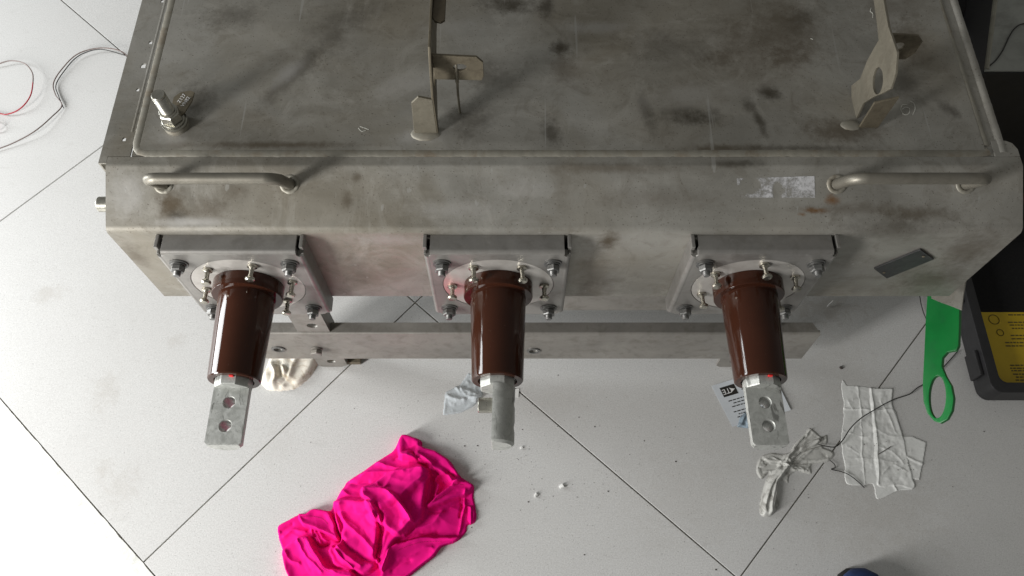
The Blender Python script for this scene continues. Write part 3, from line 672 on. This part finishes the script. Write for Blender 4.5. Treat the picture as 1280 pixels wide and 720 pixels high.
S = lambda pts, ox=320, oy=520, k=3.6: [(ox + x / k, oy + y / k) for x, y in pts]
outline = [(344, 656), (357, 648), (371, 641), (381, 640), (392, 634), (409, 636), (414, 629), (427, 608), (432, 600), (452, 586), (473, 572), (490, 560), (499, 545), (507, 541), (525, 548), (528, 556), (545, 562), (563, 575), (574, 592), (591, 604), (592, 620), (595, 640), (593, 651), (584, 655), (582, 663), (570, 675), (552, 682), (541, 695), (525, 707), (509, 720), (490, 735), (440, 750), (400, 746), (370, 735), (359, 720), (351, 697), (350, 686), (345, 670)]
layers = [
    ([(498, 545), (507, 541), (525, 548), (528, 556), (545, 562), (563, 575), (574, 592), (575, 602), (563, 603), (556, 594), (541, 586), (525, 578), (500, 572)], .016, 5),
    ([(430, 606), (452, 588), (474, 574), (510, 566), (535, 588), (520, 612), (480, 640), (440, 640), (415, 632)], .010, 9),
    ([(455, 612), (470, 602), (490, 590), (537, 587), (533, 610), (528, 650), (519, 659), (500, 672), (480, 660), (462, 640)], .013, 4),
    ([(453, 613), (470, 609), (487, 614), (500, 624), (513, 642), (517, 655), (503, 668), (490, 684), (479, 714), (471, 700), (476, 672), (474, 650), (464, 630), (453, 624)], .012, 4),
    ([(416, 627), (430, 625), (447, 626), (462, 629), (470, 636), (475, 655), (473, 678), (470, 694), (474, 704), (456, 719), (438, 710), (420, 690), (426, 674), (418, 650)], .013, 4),
    ([(371, 641), (381, 640), (392, 634), (409, 637), (418, 652), (424, 676), (412, 669), (398, 663), (384, 658), (373, 650)], .012, 3),
    ([(534, 630), (542, 623), (555, 612), (572, 599), (591, 604), (590, 612), (578, 620), (562, 627), (545, 634), (536, 635)], .010, 3),
    ([(350, 688), (362, 677), (376, 670), (388, 671), (395, 685), (405, 701), (415, 712), (445, 718), (448, 750), (400, 748), (368, 737), (355, 712)], .012, 4),
    ([(490, 683), (505, 676), (525, 671), (550, 669), (575, 669), (569, 676), (552, 684), (541, 697), (509, 722), (480, 735), (474, 722), (480, 703)], .009, 3),
    ([(412, 692), (413, 685), (418, 683), (424, 690), (432, 702), (444, 712), (436, 716), (420, 708)], .008, 3)]
ridges = [
    ([(470, 578), (495, 585), (520, 586), (536, 587)], .006, 3), ([(452, 592), (480, 590), (505, 592)], .004, 3), ([(517, 567), (524, 578), (534, 586)], -.010, 2.2), ([(523, 566), (532, 574), (541, 580)], .006, 2.5), ([(517, 570), (527, 582), (540, 587)], .006, 2.2),
    ([(428, 612), (440, 620), (455, 622)], .004, 3), ([(433, 603), (447, 606), (460, 602)], -.004, 3), ([(474, 606), (480, 611), (485, 608)], .004, 2.5), ([(487, 615), (500, 630), (510, 642), (517, 655)], .006, 2.5),
    ([(474, 634), (480, 650), (478, 675), (474, 700)], -.010, 2.5), ([(426, 632), (430, 650), (444, 665), (460, 680), (472, 694)], .005, 3.5), ([(420, 640), (428, 660), (424, 676)], -.007, 2.4),
    ([(388, 661), (392, 670), (396, 676)], .005, 1.8), ([(394, 663), (398, 671), (402, 677)], .005, 1.8), ([(400, 665), (404, 672), (410, 676)], .005, 1.8), ([(392, 672), (400, 682), (410, 680)], -.010, 3),
    ([(430, 676), (442, 690), (456, 700), (470, 703)], -.009, 3), ([(424, 684), (438, 698), (452, 708)], .006, 3), ([(543, 600), (552, 592), (560, 600), (566, 604)], .008, 2.5), ([(541, 597), (540, 612), (536, 626)], -.007, 2.5), ([(560, 590), (572, 597)], -.010, 2.8),
    ([(548, 606), (545, 618)], .006, 2.5), ([(536, 640), (550, 640), (566, 632), (582, 620)], -.004, 3), ([(520, 661), (540, 655), (552, 640)], .005, 4), ([(500, 678), (520, 668), (545, 664)], -.005, 2.5), ([(583, 612), (580, 630), (577, 650), (572, 664)], .004, 1.8), ([(578, 622), (575, 645)], -.004, 1.6),
    ([(352, 668), (366, 660), (380, 663)], .004, 2.5), ([(348, 662), (362, 654)], -.003, 2), ([(372, 672), (380, 688), (392, 704), (404, 716)], .005, 2.2), ([(356, 690), (364, 700), (374, 704)], .004, 3), ([(404, 700), (420, 716), (440, 722)], .004, 2.5),
    ([(500, 700), (520, 690), (540, 684)], .003, 3), ([(490, 712), (510, 700)], -.003, 3), ([(520, 636), (514, 648), (505, 656)], .004, 3), ([(490, 600), (510, 606), (526, 604)], .003, 5), ([(495, 572), (508, 562), (520, 560)], -.004, 3)]
wr_ = random.Random(11)
for k in range(34):
    x = wr_.uniform(350, 590); y = wr_.uniform(545, 722)
    a = (R(-38) if x > 470 else R(-20 if y < 640 else 55)) + wr_.uniform(-.45, .45) + (R(80) if k % 9 == 0 else 0); L_w = wr_.uniform(9, 30); cv = wr_.uniform(-.35, .35)
    ridges.append(([(x - math.cos(a) * L_w / 2, y - math.sin(a) * L_w / 2), (x + math.sin(a) * L_w * cv * .3, y - math.cos(a) * L_w * cv * .3), (x + math.cos(a) * L_w / 2, y + math.sin(a) * L_w / 2)], wr_.choice((1, 1, -1)) * wr_.uniform(.0006, .0016), wr_.uniform(1.8, 3.2)))
sh_ = cloth('pink_shirt', outline, layers, ridges, M['pink'], .0030, .62, 2.2, .018, .016, .0012, 30, 3, blur=1, sharp=1.5)
tag(sh_, 'crumpled bright pink jersey cloth lying on the pale tiles below the middle bushing', 'cloth')
tab = cloth('tab_tmp', [(583, 630), (592, 632), (595, 640), (594, 651), (588, 655), (583, 650)], [], [([(588, 634), (589, 652)], .003, 1.5)], M['pink'], .006, .8, 2, .01, 0, 0, 15, 3); 
tab.name = 'sleeve_cuff'; tab.parent = sh_; tab.location = tab.location - sh_.location
# stitched hems on the shirt: fine thread pieces following the folds
dg = bpy.context.evaluated_depsgraph_get(); dg.update()
from mathutils.bvhtree import BVHTree
bv = BVHTree.FromObject(sh_, dg)
M['thread'] = simple('dark_pink_thread', (.42, .003, .09), .7, 0, .1, 60, 0)
b = B()
for line in ([(562, 609), (572, 605), (580, 606)], [(540, 629), (552, 622), (566, 611)], [(498, 688), (512, 682), (530, 677), (552, 676)], [(577, 622), (576, 640), (574, 658)], [(380, 673), (386, 686), (395, 699), (405, 711), (418, 718)], [(376, 646), (388, 645), (402, 648), (410, 655)]):
    pts = spline([(*q, 0) for q in line], 14)
    for a, c_ in zip(pts[::2], pts[1::2]):
        q2 = []
        for v in (a, c_):
            w3 = onz(v.x, v.y, .018); r_ = bv.ray_cast(Vector((w3.x, w3.y, .3)) - sh_.location, Vector((0, 0, -1)))
            if r_[0] is not None: q2.append(r_[0] + Vector((0, 0, .0003)))
        if len(q2) == 2 and (q2[0] - q2[1]).length > 1e-5: tube(b, q2, .00045, 4)
st = ob('hem_stitching', b, M['thread'], None); st.parent = sh_; st['kind'] = 'stuff'

rag = cloth('stained_rag', [(322, 470), (330, 462), (338, 440), (352, 430), (380, 432), (398, 440), (392, 462), (380, 476), (366, 485), (345, 487), (330, 484)], [([(330, 465), (345, 455), (360, 462), (352, 480), (332, 483)], .010, 5), ([(352, 440), (392, 440), (390, 462), (372, 480), (356, 470)], .007, 8)], [([(340, 455), (346, 470), (342, 484)], .006, 3), ([(372, 445), (366, 462), (354, 482)], .006, 3), ([(350, 450), (352, 470)], -.006, 3)], M['rag'], .004, 1.0, 4, .008, .008, .0018, 18, 5, blur=1)
tag(rag, 'off-white rag with brown stains lying on the floor under the base rail', 'rag')
film = cloth('plastic_wrapper', [(553, 519), (556, 490), (575, 480), (585, 466), (600, 468), (604, 492), (592, 508), (575, 516)], [([(575, 484), (590, 490), (603, 498), (596, 503), (580, 496)], .006, 3)], [([(560, 495), (575, 500), (600, 498)], .005, 2), ([(570, 484), (580, 498)], .004, 2)], M['film'], .002, 1.0, 2, .003, .002, .004, 8, 9)
tag(film, 'thin crinkled bluish clear plastic wrapper left of the middle terminal on the floor', 'plastic wrapper')
b = B(); q = [onz(x, y, 0) for x, y in ((641, 487), (649, 486), (648, 497), (641, 497))]; plate(b, [(p.x, p.y) for p in q], [], (0, 0, .0006), (1, 0, 0), (0, 1, 0), (0, 0, 1), .0008)
tag(recentre(ob('paper_scrap', b, M['chip'])), 'tiny white paper scrap beside the middle terminal on the floor', 'paper scrap')

# crumpled grimy cloth right
gr = random.Random(5); fr = []
for k in range(26):   # fibres fanning out along the twist
    t0 = gr.uniform(-.35, .35); x1_, y1_ = gr.choice(((1014, 540), (1036, 570), (1030, 552), (1008, 588), (1024, 544)))
    fr.append(([(984 + gr.uniform(-5, 5), 578 + gr.uniform(-5, 5)), ((984 + x1_) / 2 + gr.uniform(-4, 4), (578 + y1_) / 2 + gr.uniform(-5, 5)), (x1_ + gr.uniform(-6, 3), y1_ + gr.uniform(-6, 6))], gr.choice((1, -1)) * gr.uniform(.0008, .0024), gr.uniform(1.0, 1.9)))
for k in range(10):
    o_ = gr.uniform(-8, 8); fr.append(([(962 + o_ * .9, 642 - abs(o_)), (966 + o_ * .8, 616), (974 + o_ * .5, 596), (985 + o_ * .3, 580)], gr.choice((1, 1, -1)) * gr.uniform(.0012, .003), gr.uniform(1.1, 2)))
for k in range(8):
    fr.append(([(980, 578 + gr.uniform(-4, 4)), (966, 578 + gr.uniform(-8, 8)), (951 + gr.uniform(-2, 4), 582 + gr.uniform(-10, 10))], gr.choice((1, -1)) * gr.uniform(.0008, .002), gr.uniform(1.1, 2)))
gz = cloth('grimy_cloth', [(950, 640), (952, 620), (958, 600), (962, 590), (953, 598), (946, 588), (950, 572), (965, 565), (985, 566), (994, 555), (1008, 540), (1013, 534), (1020, 538), (1028, 545), (1035, 542), (1036, 552), (1030, 558), (1040, 562), (1044, 568), (1036, 576), (1016, 580), (1015, 592), (998, 588), (988, 594), (986, 603), (978, 600), (974, 612), (976, 628), (968, 642), (958, 646)],
    [([(954, 640), (957, 615), (965, 592), (977, 572), (992, 560), (996, 566), (984, 585), (973, 605), (974, 625), (966, 641), (958, 643)], .0045, 5)], fr + [([(978, 584), (988, 570), (1000, 562)], -.004, 2.2)],
    M['gauze'], .0022, .55, 2.5, .0055, .0015, .0010, 9, 21)
tag(gz, 'twisted grimy white cloth on the floor just below the right bushing terminal', 'cloth')
sheet2 = cloth('adhesive_film', [(1128, 545), (1140, 544), (1159, 552), (1155, 575), (1150, 600), (1138, 598), (1126, 580)], [], [([(1135, 570), (1153, 580)], .0015, 1.5)], M['sheet'], .0008, 1, 1.5, .002, 0, .0012, 9, 31)
tag(sheet2, 'small clear tape piece half hidden behind the larger milky sheet', 'tape piece')
sheet = cloth('masking_sheet', [(1053, 476), (1059.5, 481.5), (1060, 482), (1080, 483), (1100, 485), (1115.5, 486), (1118, 483), (1116.5, 488), (1116, 505), (1121, 515), (1124, 528), (1131, 555), (1137, 580), (1143, 609), (1122, 614), (1098, 624), (1092, 606), (1078, 606), (1059, 604), (1056, 580), (1052, 550), (1055, 515)],
    [([(1087, 484), (1116, 487), (1116, 505), (1124, 528), (1137, 580), (1143, 610), (1120, 607), (1096, 606), (1092, 560), (1090, 520)], .0010, 2)],
    [([(1072, 482), (1077, 530), (1079, 575), (1081, 606)], 0.00110, 1.2), ([(1085, 484), (1091, 530), (1093, 570), (1095, 606)], -0.00125, 1.2), ([(1088, 484), (1094, 530), (1097, 570), (1098, 606)], 0.00150, 1.3), ([(1057, 510), (1085, 513), (1115, 512)], 0.00100, 1.4), ([(1055, 540), (1080, 545), (1095, 542)], 0.00100, 1.6), ([(1094, 535), (1110, 545), (1128, 545)], 0.00075, 2), ([(1056, 575), (1080, 572), (1120, 578)], 0.00075, 2), ([(1118, 606), (1123, 617)], 0.00150, 1.2), ([(1060, 590), (1078, 598)], .0008, 2), ([(1100, 500), (1112, 524), (1120, 540)], .0008, 1.3), ([(1060, 500), (1070, 520), (1068, 540)], .0007, 1.2), ([(1100, 560), (1118, 566), (1130, 580)], .0008, 1.2), ([(1104, 590), (1116, 580), (1134, 590)], .0008, 1.2), ([(1060, 560), (1074, 566)], .0007, 1.2)],
    M['sheet'], .0006, .6, 1.0, .002, .001, .0014, 11, 33, sharp=1.2, jag=.6)
tag(sheet, 'long milky white tape sheet with folded lines lying on the tiles at right', 'tape sheet')
b = B()
for k in range(22):
    x = random.gauss(1092, 14) if k % 2 else random.gauss(1125, 7); y = random.gauss(552, 7) if k % 2 else random.gauss(585, 6); s = random.uniform(.0004, .0013)
    p = onz(x, y, .004); lathe(b, [(s, 0), (s * .6, .0005)], 5, p, (0, 0, 1))
tube(b, [onz(1098, 568, .0048), onz(1106, 563, .0052), onz(1114, 558, .005)], .0007, 5)
sk = ob('grit_specks', b, M['crumb']); recentre(sk); sk['kind'] = 'stuff'; sk['label'] = 'dark grit specks on the milky tape sheet'

# leaflet
lc = [onz(x, y, 0) for x, y in ((889, 483), (962, 460), (988, 513), (915, 534))]
leaf = thing('leaflet', 'small white printed leaflet lying upside down under the right bushing', 'leaflet', onz(938, 498, 0))
def LP(u, v, z=0): 
    p = lc[0].lerp(lc[1], u).lerp(lc[3].lerp(lc[2], u), v); p.z = z + .0012 + .002 * abs(math.sin(u * 3)) * 0 + .0025 * (u - .5) ** 2 * 4 * .6; return p
b = B(); n_ = 14; g = [[b.verts.new(LP(i / n_, j / n_)) for i in range(n_ + 1)] for j in range(n_ + 1)]
for j in range(n_):
    for i in range(n_): b.faces.new((g[j][i], g[j + 1][i], g[j + 1][i + 1], g[j][i + 1]))
r_ = bmesh.ops.extrude_face_region(b, geom=b.faces[:]); bmesh.ops.translate(b, verts=[x for x in r_['geom'] if isinstance(x, bmesh.types.BMVert)], vec=(0, 0, .0003)); ob('paper', b, M['paper'], leaf)
def quadp(b, u0, u1, v0, v1, z):
    nn = 4
    for k in range(nn):
        a0 = u0 + (u1 - u0) * k / nn; a1 = u0 + (u1 - u0) * (k + 1) / nn
        b.faces.new([b.verts.new(LP(a, c_, z)) for a, c_ in ((a0, v0), (a1, v0), (a1, v1), (a0, v1))])
b = B(); quadp(b, .10, .345, .10, .33, .0006); lg = ob('logo_box', b, M['ink'], leaf, smooth=0)
ux = (lc[1] - lc[0]).normalized(); la = math.atan2(ux.y, ux.x)
me = text_mesh('TE', .0150); me.materials.append(M['white_ink']); p = LP(.178, .21, .0010); ob('logo_text', me, None, leaf, p, rot=(0, 0, la + math.pi))
b = B(); b.faces.new([b.verts.new(LP(a, c_, .0010)) for a, c_ in ((.24, .15), (.27, .18), (.325, .21), (.27, .25), (.24, .28), (.255, .215))]); ob('logo_arrow', b, M['white_ink'], leaf, smooth=0)
b = B()
for row, (u0, v) in enumerate(((.12, .44), (.17, .51), (.12, .58), (.13, .70), (.17, .77), (.12, .83), (.40, .93), (.46, .20), (.42, .27))):
    u = u0 + random.uniform(0, .03)
    while u < (.86 if row < 6 else u0 + .3):
        wd = random.uniform(.02, .06); quadp(b, u, u + wd, v - .011, v + .011, .0006); u += wd + .014
pt = ob('printed_lines', b, M['ink'], leaf, smooth=0); pt['kind'] = 'stuff'
fl2 = cloth('film_fragment', [(921, 533), (924, 522), (931, 515), (940, 512), (948, 520), (946, 533), (934, 535)], [], [([(926, 530), (932, 520)], .003, 2), ([(936, 516), (934, 532)], .003, 1.6)], simple('blue_grey_film', (.22, .28, .33), .35, 0, .5, 90, .2), .004, .8, 2, .003, .002, .002, 6, 41)
tag(fl2, 'crumpled blue grey plastic film bit on the bottom corner of the leaflet', 'plastic film')

# ------------------------------------------------------------ wires
def wire(name, label, segs, r, mat, parent=None):
    b = B(); tube(b, spline([onz(x, y, 0) + Vector((0, 0, z)) * 1 for x, y, z in segs], 10), r, 8); o = ob(name, b, M[mat]); recentre(o); tag(o, label, 'wire'); return o
def zfix(l): return [(x, y, z) for x, y, z in l]
wire('thin_wire', 'grey brown wire curving across tiles from the left side of the tank', [(170, 84, .02), (155, 71, .02), (128, 66, .016), (100, 72, .012), (80, 90, .010), (69, 107, .008), (72, 122, .008), (79, 134, .006), (68, 149, .010), (50, 167, .014), (28, 178, .010), (0, 188, .006), (-60, 205, .003), (-110, 200, .003)], .0013, 'wire_brown')
wire('thin_wire', 'darker twin wire strand kinking beside the longer grey brown wire', [(160, 76, .019), (128, 66.5, .013), (100, 73.5, .009), (81, 92, .006), (71, 108, .004), (74, 121, .003), (79.5, 134, .004), (80, 136, .003)], .0011, 'wire_black')
lw = thing('looped_wire', 'red and grey wire loop at the left edge of the picture on the tiles', 'wire', onz(10, 110, 0))
b = B(); tube(b, spline([onz(x, y, 0) + Vector((0, 0, z)) for x, y, z in ((-60, 110, .003), (-20, 90, .006), (0, 84, .010), (18, 81, .014), (36, 86, .018), (46, 98, .020), (47, 110, .020))], 10), .0013, 8); ob('grey_strand', b, M['wire_brown'], lw)
b = B(); tube(b, spline([onz(x, y, 0) + Vector((0, 0, z)) for x, y, z in ((47, 110, .020), (44, 124, .018), (36, 135, .015), (24, 142, .010), (10, 145, .006), (0, 143, .004), (-40, 135, .003), (-60, 110, .003))], 10), .0014, 8); ob('red_strand', b, M['wire_red'], lw)
wire('red_wire', 'tiny red wire end curled at the far left edge below the loop', [(-14, 150, .004), (-2, 155, .010), (2, 160, .012), (0, 165, .008), (-12, 168, .003)], .0013, 'wire_red')
wire('black_wire', 'thin black wire running over the milky tape sheet toward the green lever', [(1022, 556, .004), (1030, 559, .008), (1042, 560, .009), (1051, 552, .009), (1060, 538, .010), (1072, 526, .012), (1086, 517, .014), (1105, 506, .012), (1118, 500, .010), (1135, 494, .006), (1145, 486, .005), (1158, 478, .005), (1176, 462, .004), (1196, 440, .003)], .0010, 'wire_black')
wire('black_wire', 'short thin black wire hooked across the tile joint below the grimy cloth', [(1037, 576, .003), (1042, 581, .004), (1043, 585, .003), (1039, 587, .002), (1050, 590, .004), (1060, 594, .004), (1070, 601, .003), (1080, 610, .002)], .0009, 'wire_black')
wire('black_wire', 'thin black wire dropping from under the tank beside the green lever', [(1138, 352, .012), (1146, 370, .010), (1150, 383, .006), (1155, 396, .004), (1163, 408, .003), (1185, 420, .003)], .0010, 'wire_black')

# ------------------------------------------------------------ debris
def chip(x, y, s, label):
    b = B(); p = onz(x, y, 0); box(b, -s, s, -s * .8, s * .8, .0003, s * .9, s * .2, 1)
    for v in b.verts: v.co += Vector((random.uniform(-1, 1), random.uniform(-1, 1), random.uniform(0, 1))) * s * .25
    o = ob('white_chip', b, M['chip'], None, p, rot=(0, 0, random.uniform(0, 3))); tag(o, label, 'chip', 'white chips on the floor'); return o
chip(702, 608, .0042, 'white square chip on the tile right of the pink cloth, larger of two'); chip(670, 619, .0034, 'smaller white chip nearest to the pink cloth'); chip(652, 560, .0026, 'tiny white chip just right of the middle terminal tip')
b = B(); 
for k in range(300):
    if k < 200: x, y = random.gauss(660, 110), random.gauss(575, 50)
    else: x, y = random.uniform(560, 1270), random.uniform(400, 715)
    p = onz(x, y, 0); s = random.uniform(.00025, .0008) if k % 20 else random.uniform(.0010, .0016)
    t = bmesh.new(); bmesh.ops.create_icosphere(t, subdivisions=1, radius=s)
    for v in t.verts: v.co = Vector((v.co.x * random.uniform(.6, 1.6), v.co.y, v.co.z * .5)) + p + Vector((0, 0, s * .3))
    merge(b, t)
d = ob('grit', b, M['crumb']); recentre(d); d['kind'] = 'stuff'; d['label'] = 'dark grit scattered over the pale floor tiles'
b = B(); tube(b, [onz(1034, 383, .002), onz(1041, 376, .006)], .0012, 6); tag(recentre(ob('metal_sliver', b, M['chip'])), 'short bright sliver on the floor under the tank edge', 'sliver')
b = B(); cyl(b, (0, 0, 0), (0, 0, 1), .0032, .003, 12, .0008); o = ob('dark_pellet', b, M['crumb'], None, onz(1051, 460, .0002)); tag(o, 'small dark round pellet on the floor above the tape sheet', 'pellet')

# ------------------------------------------------------------ right side: tool case, box, cable
case = thing('tool_case', 'open black plastic case with a yellow instruction label at the right edge', 'tool case', (1.12, .2, 0))
def tray_case(b, x0, x1, y0, y1, z1, zi, rim, r=.02):
    o = rrect(x0, x1, y0, y1, r, 5); i_ = rrect(x0 + rim, x1 - rim, y0 + rim, y1 - rim, r * .7, 5)
    plate(b, o, [i_], (0, 0, zi), (1, 0, 0), (0, 1, 0), (0, 0, 1), z1 - zi, .002); o2 = rrect(x0 + .004, x1 - .004, y0 + .004, y1 - .004, r, 5); plate(b, o2, [], (0, 0, .001), (1, 0, 0), (0, 1, 0), (0, 0, 1), zi - .001)
b = B(); tray_case(b, .886, 1.40, -.068, .30, .060, .018, .020); ob('case_lid', b, M['black'], case)
b = B(); box(b, .91, 1.37, -.040, .275, .0181, .0192); ob('lid_lining', b, M['black_foam'], case)
b = B(); tray_case(b, .90, 1.40, .315, .70, .10, .03, .02); ob('case_tray', b, M['black'], case)
b = B(); box(b, .925, 1.375, .34, .675, .0301, .06, .004); ob('foam_insert', b, M['black_foam'], case)
for yy in (-.03, .12):
    b = B(); box(b, .878, .886, yy, yy + .05, .012, .05, .002); ob('case_rib', b, M['black'], case)
b = B(); box(b, .99, 1.04, -.082, -.068, .015, .058, .004); ob('latch', b, M['black'], case)
for yy in (.10,):
    b = B(); cyl(b, (.96, .3075, .05), (1, 0, 0), .008, .05, 14, .001); ob('hinge', b, M['black'], case)
ly0, ly1 = -.036, .112; b = B(); box(b, .925, 1.28, ly0, ly1, .0193, .0199); lab = ob('yellow_label', b, M['yellow'], case)
b = B(); zz = .0203
def r2(b, x0, x1, y0, y1, z=zz): b.faces.new([b.verts.new((x, y, z)) for x, y in ((x0, y0), (x1, y0), (x1, y1), (x0, y1))])
for k, y in enumerate((.106, .090, .084, .077, .062, .055, .047, .040, .0, -.006, -.011, -.018, -.024, -.030)):
    x = (.975 if k < 6 else .955) + random.uniform(0, .008)
    while x < 1.25:
        wd = random.uniform(.003, .010); r2(b, x, x + wd, y - .0013, y + .0013); x += wd + .0018
for k in range(4): r2(b, 1.0 + k * .007, 1.004 + k * .007, .008, .030)
pl_ = ob('printed_lines', b, M['greyink'], lab, smooth=0); pl_['kind'] = 'stuff'
for cx, cy, r in ((.952, .096, .010), (.957, .068, .0065)):
    b = B(); P = [Vector((cx + r * math.cos(t), cy + r * math.sin(t), zz)) for t in (2 * math.pi * k / 24 for k in range(24))]; tube(b, P, .0008, 4, closed=True); ob('printed_circle', b, M['greyink'], lab)
b = B(); tube(b, spline([Vector(q) for q in ((.86, .27, .02), (.90, .25, .075), (.97, .27, .08), (1.04, .34, .10), (1.12, .46, .10), (1.2, .62, .08))], 10), .006, 10); cb = recentre(ob('maroon_cable', b, M['cable_maroon'])); tag(cb, 'dark maroon cable arching over the black case behind the tank corner', 'cable')
zb = .42; fo = [onz(x, y, zb) for x, y in ((1231, 88), (1420, 88), (1420, -160), (1262, -160))]
bx = thing('grey_equipment_box', 'tall grey metal box standing behind the tank at the top right', 'equipment box', (1.05, .9, 0))
b = B(); plate(b, [(p.x, p.y) for p in fo], [], (0, 0, .0), (1, 0, 0), (0, 1, 0), (0, 0, 1), zb - .004, .004); ob('box_body', b, M['black'], bx)
cxm = sum((p.x for p in fo)) / 4; cym = sum((p.y for p in fo)) / 4
b = B(); plate(b, [(p.x, p.y) for p in fo], [], (0, 0, zb - .0036), (1, 0, 0), (0, 1, 0), (0, 0, 1), .0036, .001)
ob('box_top', b, M['greybox'], bx)
b = B(); e0, e1_ = fo[0], fo[3]; tube(b, [e0 + Vector((.004, .003, 0)), e1_ + Vector((.004, 0, 0))], .004, 8); ob('edge_strip', b, simple('pale_edge', (.28, .27, .22), .5), bx)
b = B(); tube(b, spline([onz(x, y, zb + .002) for x, y in ((1237, 82), (1245, 75), (1254, 62), (1262, 45), (1270, 34), (1282, 29), (1320, 24))], 8), .0011, 6); wo = recentre(ob('black_wire', b, M['wire_black'])); tag(wo, 'thin black wire lying across the grey box at the top right', 'wire')
side = onz(1190, -40, 0)
b = B(); box(b, .80, 1.9, .62, .80, .001, .30, .01); bb = recentre(ob('black_crate', b, M['black'])); tag(bb, 'black plastic crate between the tank corner and the grey box', 'crate')

# ------------------------------------------------------------ person: blue shoe tip and trouser leg at the bottom edge
sp_ = onz(1066, 713, 0); per = thing('person', 'tip of a blue shoe of someone standing at the bottom edge', 'person', (sp_.x, sp_.y - .13, 0))
def shoe(b, x, y, s=1, z0=0, z1=1, rr=1):
    secs = [(-.0, .012, .012, .020), (-.010, .028, .02, .030), (-.03, .039, .026, .040), (-.07, .046, .034, .050), (-.12, .043, .046, .072), (-.17, .036, .055, .095), (-.22, .036, .055, .10), (-.26, .030, .05, .092), (-.272, .018, .03, .07)]
    rings = []
    for dy, hw, _, top in secs:
        ring = []
        for k in range(16):
            a = 2 * math.pi * k / 16; cx = math.cos(a); sz = math.sin(a)
            ring.append(b.verts.new((x + hw * rr * (abs(cx) ** .8) * (1 if cx > 0 else -1), y + dy, z0 + (top * z1) * (.5 + .5 * (abs(sz) ** .8) * (1 if sz > 0 else -1)))))
        rings.append(ring)
    for a_, c_ in zip(rings, rings[1:]):
        for k in range(16): b.faces.new((a_[k], a_[(k + 1) % 16], c_[(k + 1) % 16], c_[k]))
    b.faces.new(rings[0][::-1]); b.faces.new(rings[-1])
for dx in (0, .0):
    pass
b = B(); shoe(b, sp_.x, sp_.y, z0=.014); ob('shoe', b, M['shoe'], per, smooth=60)
b = B(); shoe(b, sp_.x, sp_.y + .003, z0=.0008, z1=.34, rr=1.06); ob('sole', b, M['sole'], per, smooth=60)
b = B(); P = [Vector((sp_.x + .0, sp_.y - .21, .07)), Vector((sp_.x + .005, sp_.y - .215, .25)), Vector((sp_.x + .01, sp_.y - .23, .50)), Vector((sp_.x + .0, sp_.y - .26, .85))]; P = spline(P, 6)
tube(b, P, [.075 + .03 * k / len(P) for k in range(len(P))], 18); ob('trouser_leg', b, M['trouser'], per, smooth=60)
